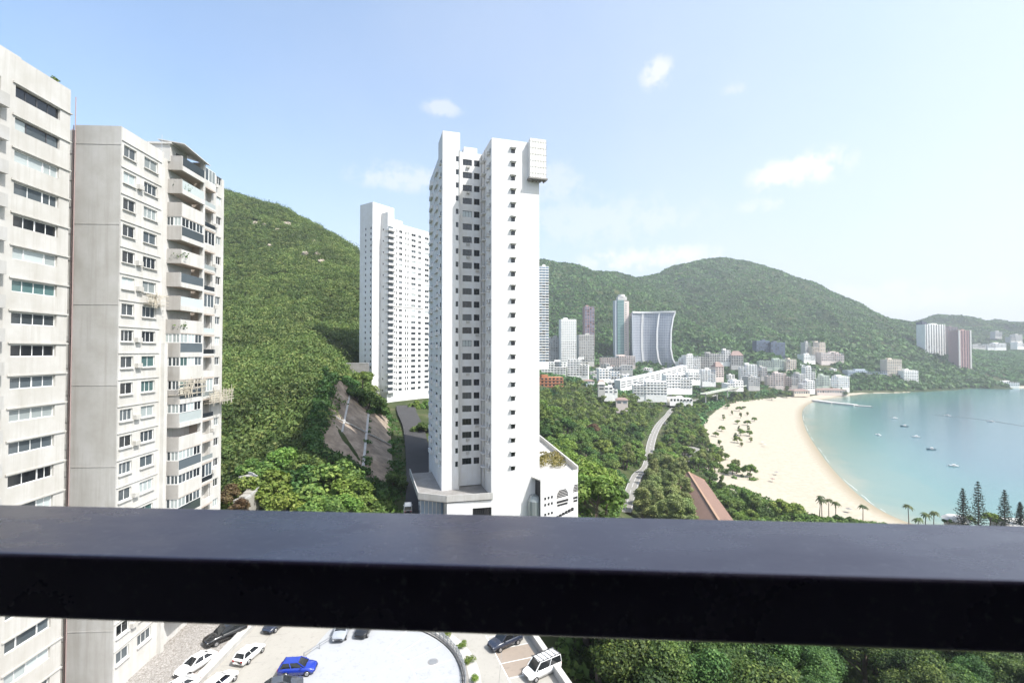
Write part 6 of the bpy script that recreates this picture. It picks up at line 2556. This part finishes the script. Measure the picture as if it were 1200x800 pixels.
V_ = [
    ('orange building with dark square openings beyond the wood', 628, 661, 442, 460, 575, 'orange', 'gl_dark', {'steps': False, 'yaw': .12, 'sink': 16, 'tall': .55, 'wide': .55}),
    ('long white block of flats above the orange building', 634, 664, 424, 441, 700, 'white', 'gl_mid', {}),
    ('white block of flats with many small windows right of the orange building', 664, 690, 421, 440, 720, 'white_clean', 'gl_mid', {}),
    ('brownish terrace block at the foot of the slim glass tower', 702, 745, 417, 428, 940, 'pink', 'gl_mid', {}),
    ('low cream house below the brownish terrace block', 713, 742, 428, 434, 860, 'offwhite', 'gl_mid', {}),
    ('small white house with a blue side among the trees', 702, 727, 432, 444, 740, 'white', 'gl_blue', {}),
    ('bright white long block stepping up from the wood towards the right', 742, 782, 447, 463, 640, 'white_clean', 'gl_mid', {}),
    ('white stepped flats right above the bend of the beach road', 780, 812, 439, 455, 690, 'white', 'gl_mid', {}),
    ('row of white houses at the left of the far village', 803, 822, 416, 432, 930, 'white', 'gl_mid', {}),
    ('white house with a tall gable in the far village', 821, 843, 414, 432, 950, 'offwhite', 'gl_dark', {}),
    ('white and red house in the far village', 838, 849, 424, 442, 880, 'pink', 'gl_dark', {'roof': 'hip'}),
    ('bright white villa below the white and red house', 823, 839, 433, 447, 830, 'white_clean', 'gl_blue', {}),
    ('white villa with dark windows near the mountain foot', 842, 856, 410, 424, 980, 'white', 'gl_dark', {}),
    ('white pitched villa beside a tree at the mountain foot', 857, 871, 411, 428, 970, 'offwhite', 'gl_dark', {'roof': 'hip'}),
    ('white villa in the middle of the far village', 868, 887, 427, 440, 880, 'white_clean', 'gl_mid', {}),
    ('round ended white house at the end of the pale flyover', 852, 872, 446, 455, 760, 'white_clean', 'gl_mid', {'sink': 5}),
    ('pale green flats under the dark blue towers', 890, 921, 421, 430, 1010, 'greenish', 'gl_mid', {}),
    ('cream flats right of the pale green flats', 921, 934, 421, 432, 1000, 'beige', 'gl_mid', {}),
    ('pink block of flats behind the trees at the head of the beach', 900, 918, 437, 452, 900, 'pink', 'gl_mid', {}),
    ('brown block of flats beside the pink one', 917, 928, 439, 453, 905, 'brown', 'gl_dark', {}),
    ('white flats right of the brown block', 927, 944, 438, 451, 910, 'offwhite', 'gl_mid', {}),
    ('slim white block rising above the flats at the beach head', 944, 956, 430, 447, 940, 'white_clean', 'gl_dark', {}),
    ('white house below the slim white block', 941, 955, 446, 456, 880, 'white', 'gl_mid', {}),
    ('white villas high on the slope under the mountain, left group', 943, 952, 401, 414, 1120, 'offwhite', 'gl_mid', {}),
    ('pale stepped villas high on the slope under the mountain, tallest', 951, 969, 401, 416, 1110, 'beige', 'gl_mid', {}),
    ('low white villa under the pale stepped villas', 940, 958, 415, 422, 1080, 'white', 'gl_mid', {}),
    ('long pinkish terrace on the slope under the mountain', 962, 990, 413, 423, 1090, 'pink', 'gl_mid', {}),
    ('grey white house behind the jetty', 973, 996, 441, 454, 950, 'white', 'gl_blue', {}),
    ('small pale house at the water left of the long grey block', 957, 972, 440, 452, 930, 'greenish', 'gl_mid', {}),
    ('long grey block with blue windows across the bay', 994, 1040, 434, 446, 1040, 'bluegrey', 'gl_blue', {}),
    ('beige stepped tower beside the long grey block', 1039, 1058, 421, 448, 1045, 'beige', 'gl_mid', {}),
    ('white block with a dark centre right of the beige stepped tower', 1058, 1078, 434, 452, 1035, 'white_clean', 'gl_dark', {}),
    ('low white pavilion on the shore before the long grey block', 990, 1010, 452, 458, 1000, 'white', 'gl_blue', {'sink': 6}),
    ('pinkish house on the wooded slope left of the long grey block', 979, 990, 414, 424, 1100, 'pink', 'gl_mid', {}),
    ('low white house on the small beach at the far right', 1170, 1194, 447, 452, 1100, 'white', 'gl_mid', {'sink': 6}),
    ('white house row on the far right hillside, centre', 1158, 1179, 402, 407, 1500, 'white', 'gl_mid', {}),
    ('white house row on the far right hillside, left', 1139, 1156, 403, 407, 1500, 'offwhite', 'gl_mid', {}),
    ('lone pale house high on the far right hillside', 1166, 1175, 388, 394, 1720, 'offwhite', 'gl_mid', {}),
    ('pale flats at the right edge of the far hillside', 1183, 1200, 392, 399, 1680, 'offwhite', 'gl_mid', {}),
    ('white house at the right edge below the pale flats', 1190, 1206, 401, 406, 1500, 'white', 'gl_mid', {}),
    ('red roofed pavilion on the shore behind the jetty', 958, 992, 455, 461, 900, 'pink', 'gl_mid', {'roof': 'hip', 'sink': 4}),
    ('low pinkish wall house at the water left of the jetty', 930, 950, 456, 462, 860, 'beige', 'gl_mid', {'roof': 'hip', 'sink': 4}),
    ('white roofed house half hidden at the far end of the wood', 708, 724, 453, 461, 560, 'white', 'gl_mid', {}),
    ('small house with a pale yellow pitched roof in the wood', 701, 709, 447, 457, 560, 'offwhite', 'gl_mid', {'roof': 'hip', 'roofmat': 'awning'}),
    ('pink and brown house among the trees beyond the wood', 722, 736, 466, 474, 520, 'pink', 'gl_mid', {'roof': 'hip'}),
    ('white house in the far village above the flyover', 806, 822, 436, 445, 800, 'white', 'gl_mid', {}),
    ('grey house in the far village behind the round ended house', 876, 892, 441, 452, 850, 'concrete', 'gl_mid', {}),
    ('pale house between the far village and the pink flats', 886, 899, 430, 441, 930, 'offwhite', 'gl_mid', {}),
    ('small white house under the curved glass tower', 795, 806, 420, 430, 940, 'white', 'gl_mid', {}),
    ('low white car park deck beside the beach road bend', 785, 812, 466, 471, 640, 'white', 'gl_dark', {'sink': 5}),
]
for (lab, x0, x1, pt, pb, Y, mat, gl, kw) in V_:
    block(lab, x0, x1, pt, pb, Y, mat, glass=gl, **kw)

# small houses sprinkled through the far village
def free(x, y):
    return not any(abs(x - a) < r_ + 4 and -12 < y - b_ < r_ + 8 for a, b_, r_ in FOOT) and not near_road(x, y, 9)


k_ = 0
for i in range(4000):
    px, py = vr.uniform(690, 1000), vr.uniform(414, 456)
    if k_ >= 60 or py < 412 + max(0, (px - 850)) * .06:
        continue
    # walk out along the ground
    r_ = ray(px, py)
    y = None
    for Yt in np.arange(560, 1120, 12):
        t_ = Yt / r_.y
        if EYE + r_.z * t_ < gz(r_.x * t_, Yt) + 2:
            y = Yt
            break
    if y is None or not free(r_.x * t_, y):
        continue
    g_ = gz(r_.x * t_, y)
    if g_ < 6 or abs(float(shore_dist(np.array([r_.x * t_]), np.array([float(y)]))[0])) < 95:
        continue
    wpx, hpx = vr.uniform(5, 12), vr.uniform(4, 8.5)
    roofk = 'hip' if vr.random() < .2 else 'flat'
    mt = vr.choice(['white', 'white', 'white', 'offwhite', 'pink', 'beige', 'bluegrey'])
    c_ = {'white': 'white', 'offwhite': 'cream', 'pink': 'pinkish', 'beige': 'beige', 'bluegrey': 'pale grey'}[mt]
    rl_ = 'pitched roof' if roofk == 'hip' else 'flat roof'
    tt0 = block('small %s house with a %s among the trees of the far village' % (c_, rl_), px - wpx / 2, px + wpx / 2, py - hpx, py, y, mt, glass=vr.choice(['gl_mid', 'gl_dark', 'gl_blue']), roof=roofk, floor=3.6, bay=4.5)
    tt0['group'] = 'small %s %s houses of the far village' % (c_, rl_)
    k_ += 1

# long curved white terrace building
t = thing('curved_terrace', 'long curved white terrace building below the curved glass tower', 'building', tuple(P(727, 452, 690)), 0)
mb = MB()
gm = []
pts = [P(727 + 78 * k, 452 - 19 * k, 690 + 190 * k) - P(727, 452, 690) + Vector((0, -10 * math.sin(k * 3.14), 0)) for k in [i / 12 for i in range(13)]]
for a, c in zip(pts[:-1], pts[1:]):
    mb.add([a + Vector((0, 0, -9)), c + Vector((0, 0, -9)), c + Vector((0, 0, 8)), a + Vector((0, 0, 8)), a + Vector((-6, 14, -9)), c + Vector((-6, 14, -9)), c + Vector((-6, 14, 8)), a + Vector((-6, 14, 8))],
           [(0, 1, 2, 3), (3, 2, 6, 7), (4, 7, 6, 5)])
mb.quad(pts[0] + Vector((0, 0, -9)), pts[0] + Vector((0, 0, 8)), pts[0] + Vector((-6, 14, 8)), pts[0] + Vector((-6, 14, -9)))
mb.build('wall', M['white_clean'], t)
for lv in range(3):
    for a, c in zip(pts[:-1], pts[1:]):
        g = MB()
        o_ = (c - a).cross(Vector((0, 0, 1))).normalized() * .08
        z = Vector((0, 0, -3.0 + lv * 3.4))
        e = (c - a) * .12
        g.add([a + e + o_ + z, c - e + o_ + z, c - e + o_ + z + Vector((0, 0, 1.5)), a + e + o_ + z + Vector((0, 0, 1.5))], [(0, 1, 2, 3)])
        g.build('window', M['gl_mid'], t)
FOOT.append((pts[6].x + t.location.x, pts[6].y + t.location.y, 30))
# flyover by the beach
t = thing('flyover', 'pale flyover with a green parapet at the head of the beach', 'bridge', tuple(P(824, 462, 660)), 0)
a, c = Vector((0, 0, 0)), P(872, 452, 790) - P(824, 462, 660)
mb = MB()
mb.bar(a, c, 8, .8)
mb.build('road_deck', M['pale_road'], t)
d_ = (c - a).normalized().cross(Vector((0, 0, 1))) * 3.9
for sg in (-1, 1):
    mb = MB()
    mb.bar(a + d_ * sg + Vector((0, 0, .9)), c + d_ * sg + Vector((0, 0, .9)), .3, 1.0)
    mb.build('parapet', M['greenish'], t)
for k in (.05, .3, .55, .8, .97):
    mb = MB()
    p = a.lerp(c, k)
    mb.cyl(p + Vector((0, 0, -12)), p + Vector((0, 0, -.4)), .8, .8, 8)
    mb.build('pier', M['concrete'], t)

# far woodland between the houses: one mass
pts, rad = [], []
for i in range(17000):
    y = vr.uniform(430, 1130) if i % 4 else vr.uniform(1080, 1500)
    px = vr.uniform(632, 1215) if i % 4 else vr.uniform(960, 1215)
    x = (px - 600) / FPX * y
    if y < 650 and x < 185:
        if in_poly(x, y, W1) or x > 60:
            continue
    if near_road(x, y, 10):
        continue
    if any(abs(x - a) < r_ and -7 < y - b_ < r_ * 1.2 + 4 for a, b_, r_ in FOOT):
        continue
    pts.append((x, y, 0))
    rad.append(vr.uniform(3.2, 6.4))
pts = np.array(pts)
zz = ground_z(pts[:, 0], pts[:, 1])
mz = mountain_z(pts[:, 0], pts[:, 1])
ok = (zz > 5.3) & (mz < zz + 3)
dst_w = np.full(len(pts), 1e9)
for a, c in zip(wp[:-1], wp[1:]):
    d = c - a
    tt_ = np.clip(((pts[:, 0] - a[0]) * d[0] + (pts[:, 1] - a[1]) * d[1]) / (d @ d), 0, 1)
    dst_w = np.minimum(dst_w, np.hypot(pts[:, 0] - a[0] - tt_ * d[0], pts[:, 1] - a[1] - tt_ * d[1]))
ok &= ~((dst_w < 100) & (pts[:, 1] < 760)) & ~((dst_w < 40) & (pts[:, 1] < 920))
pts[:, 2] = np.where(pts[:, 1] > 1180, np.maximum(zz, mz), zz) + 1.5
blobs('village_trees', pts[ok], np.array(rad)[ok], M['leaf_far'], 41, 'green tree cover between the pale houses round the head of the bay', 'trees', 26, .36)

# ------------------------------------------------------------------ jetty, boats, beach things
t = thing('jetty', 'pale stone jetty reaching into the bay at the far end of the beach', 'jetty', tuple(G(955, 470, 0)))
j0 = G(955, 470, 0)
mb = MB()
pp = [G(955, 470, 0) - j0, G(978, 473, 0) - j0, G(1003, 475.5, 0) - j0, G(1021, 476.5, 0) - j0]
for i in range(3):
    wd = (13, 11, 7)[i]
    mb.bar(pp[i] + Vector((0, 0, .2 + (.9 if i < 2 else .3))), pp[i + 1] + Vector((0, 0, .2 + (.9 if i < 2 else .3))), wd, 2.4 if i < 2 else 1.3)
mb.build('deck', M['offwhite'], t)
mb = MB()
mb.bar(pp[0] + Vector((0, -7.4, -.4)), pp[2] + Vector((0, -6.4, -.4)), 1.6, 2.8)
mb.bar(pp[2] + Vector((0, -4.4, -.4)), pp[3] + Vector((0, -3.9, -.4)), 1.6, 2.0)
mb.build('rock_edge', M['concrete_dark'], t)


def boat(label, px, py, L_, ang, hullm, s=1.0):
    L_ = L_ * .82
    q = G(px, py, 0)
    t = thing('boat', label, 'boat', (q.x, q.y, 0), ang, 'boats moored in the bay')
    V, F = [], []
    st = [(-.5, .80, .55), (-.3, 1.0, .55), (0, 1.05, .6), (.25, .85, .72), (.42, .42, .9), (.5, .03, 1.05)]
    for (k, w_, zt) in st:
        hw = L_ * .16 * w_
        V += [(-hw, k * L_, zt * L_ * .16), (-hw * .6, k * L_, -.2), (hw * .6, k * L_, -.2), (hw, k * L_, zt * L_ * .16)]
    for i in range(len(st) - 1):
        for j in range(3):
            F.append((4 * i + j, 4 * i + j + 1, 4 * i + 5 + j, 4 * i + 4 + j))
        F.append((4 * i + 3, 4 * i, 4 * i + 4, 4 * i + 7))
    F.append((0, 1, 2, 3))
    mb = MB()
    mb.add(V, F)
    mb.build('hull', M[hullm], t)
    c_ = MB()
    zc = L_ * .09
    c_.add([(-L_ * .10, -L_ * .22, zc), (L_ * .10, -L_ * .22, zc), (L_ * .09, L_ * .14, zc), (-L_ * .09, L_ * .14, zc), (-L_ * .085, -L_ * .2, zc + L_ * .16), (L_ * .085, -L_ * .2, zc + L_ * .16), (L_ * .07, L_ * .05, zc + L_ * .16), (-L_ * .07, L_ * .05, zc + L_ * .16)],
           [(4, 5, 6, 7), (0, 1, 5, 4), (1, 2, 6, 5), (2, 3, 7, 6), (3, 0, 4, 7)])
    c_.build('cabin', M['white_clean'], t)
    w_ = MB()
    w_.box(-L_ * .093, L_ * .093, -L_ * .12, L_ * .03, zc + L_ * .07, zc + L_ * .12)
    w_.build('cabin_window', M['gl_dark'], t)


M['hull_blue'] = plain('dark_blue_hull_paint', (.03, .07, .10), .4)
boat('white boat nearest the camera in the bay', 1117, 546, 8, 1.3, 'white_clean')
boat('dark hulled boat, second nearest in the line of boats', 1091, 526.5, 9, 1.5, 'hull_blue')
boat('white boat third in the line going out into the bay', 1073, 512, 9, 1.4, 'white_clean')
boat('dark hulled boat fourth in the line going out into the bay', 1059.5, 499.5, 10, 1.5, 'hull_blue')
boat('white boat farthest out at the end of the line of boats', 1048, 490.5, 10, 1.5, 'white_clean')
boat('small upright white boat apart, nearest the beach', 1029, 509.5, 7, .2, 'white_clean')
boat('small white boat far out, left of two on the swim line', 1110, 487, 9, .6, 'white_clean')
boat('small white boat far out at the right on the swim line', 1161, 494, 8, .6, 'white_clean')
t = thing('swim_line', 'thin dark float line across the water at the right of the bay', 'float line', tuple(G(1095, 486, 0)))
j0 = G(1095, 486, 0)
mb = MB()
pr = [G(1095, 486, 0), G(1130, 489, 0), G(1165, 493.5, 0), G(1205, 500, 0)]
for a, c in zip(pr[:-1], pr[1:]):
    mb.bar(a - j0 + Vector((0, 0, .1)), c - j0 + Vector((0, 0, .1)), .7, .3)
mb.build('floats', M['concrete_dark'], t)
for (px, py, lab, cm) in ((910, 556, 'grey beach umbrella on the middle of the sand', 'concrete_dark'), (905.5, 564.5, 'reddish beach umbrella on the middle of the sand', 'redroof'), (995, 598, 'dark beach umbrella by the palms near the waterline', 'concrete_dark'),
                          (893, 520, 'pale beach umbrella on the sand right of the small trees', 'beige'), (896, 523, 'grey beach umbrella beside the pale one on the sand', 'concrete')):
    q = G(px, py, 2)
    z = max(gz(q.x, q.y), .3)
    t = thing('beach_umbrella', lab, 'umbrella', (q.x, q.y, z))
    mb = MB()
    mb.cyl((0, 0, 0), (0, 0, 2.4), .04, .04, 6)
    mb.build('pole', M['steel'], t)
    mb = MB()
    mb.cyl((0, 0, 2.0), (0, 0, 2.6), 1.5, .1, 10)
    mb.build('canopy', M[cm], t)

# ------------------------------------------------------------------ our own balcony and its handrail; slabs and walls unseen, added to shade it
zt = EYE - .18
bl, br = G(0, 590, zt), G(1200, 614.5, zt)
fl, fr2 = G(0, 648, zt), G(1200, 681.5, zt)
rdir = ((br - bl).normalized() + (fr2 - fl).normalized()).normalized()
mid_b, mid_f = G(600, 602.5, zt), G(600, 665, zt)
perp = Vector((-rdir.y, rdir.x, 0))
wid = (mid_b - mid_f).dot(perp)
zb_ = P(600, 746, mid_f.y).z
yaw = math.atan2(rdir.y, rdir.x)
HOME = thing('balcony', 'dark shaded balcony with a wide dark grey metal handrail in the foreground', 'balcony', (mid_f.x, mid_f.y, EYE - 1.28), yaw)
hz = zt - (EYE - 1.28)
mb = MB()
mb.box(-2.6, 2.6, 0, wid, hz - (zt - zb_), hz)
rl = mb.build('handrail', M['rail'], HOME)
bv = rl.modifiers.new('bevel', 'BEVEL')
bv.width = .004
bv.segments = 3
mb = MB()
mb.box(-2.6, 2.6, -3.0, wid + .02, -.25, 0)
mb.build('floor_slab', M['concrete_dark'], HOME)
mb = MB()
mb.box(-2.75, 2.75, -3.2, -.14, 2.45, 2.75)
mb.build('ceiling_slab', M['concrete_dark'], HOME)  # edge set back and tone kept dark to tune light on the handrail
for sx in (-1, 1):
    mb = MB()
    mb.box(sx * 2.7 - .1, sx * 2.7 + .1, -3.0, wid + .02, -.25, 2.448)
    mb.build('side_wall', M['concrete_dark'], HOME)
mb = MB()
mb.box(-2.6, 2.6, -2.3, -2.2, 0, 2.448)
mb.build('glass_door', M['gl_dark'], HOME)
mb = MB()
for x in (-2.55, -.9, .8, 2.5):
    mb.box(x - .04, x + .04, -2.19, -2.12, .002, 2.44)
mb.build('door_frame', M['frame_dark'], HOME)

# ------------------------------------------------------------------ the air over the bay
m = bpy.data.materials.new('hazy_air')
m.use_nodes = True
nt = m.node_tree
nt.nodes.clear()
o_ = nt.nodes.new('ShaderNodeOutputMaterial')
pv = nt.nodes.new('ShaderNodeVolumePrincipled')
pv.inputs['Color'].default_value = (.86, .92, 1.0, 1)
pv.inputs['Density'].default_value = HAZE
pv.inputs['Anisotropy'].default_value = .2
nt.links.new(pv.outputs['Volume'], o_.inputs['Volume'])
mb = MB()
mb.box(-1200, 3700, -400, 4300, -80, 540)
if HAZE > 0:
    hz_ = mb.build('haze', m)
    tag(hz_, 'thin pale haze in the air over the bay and mountains', 'haze', None, 'stuff')
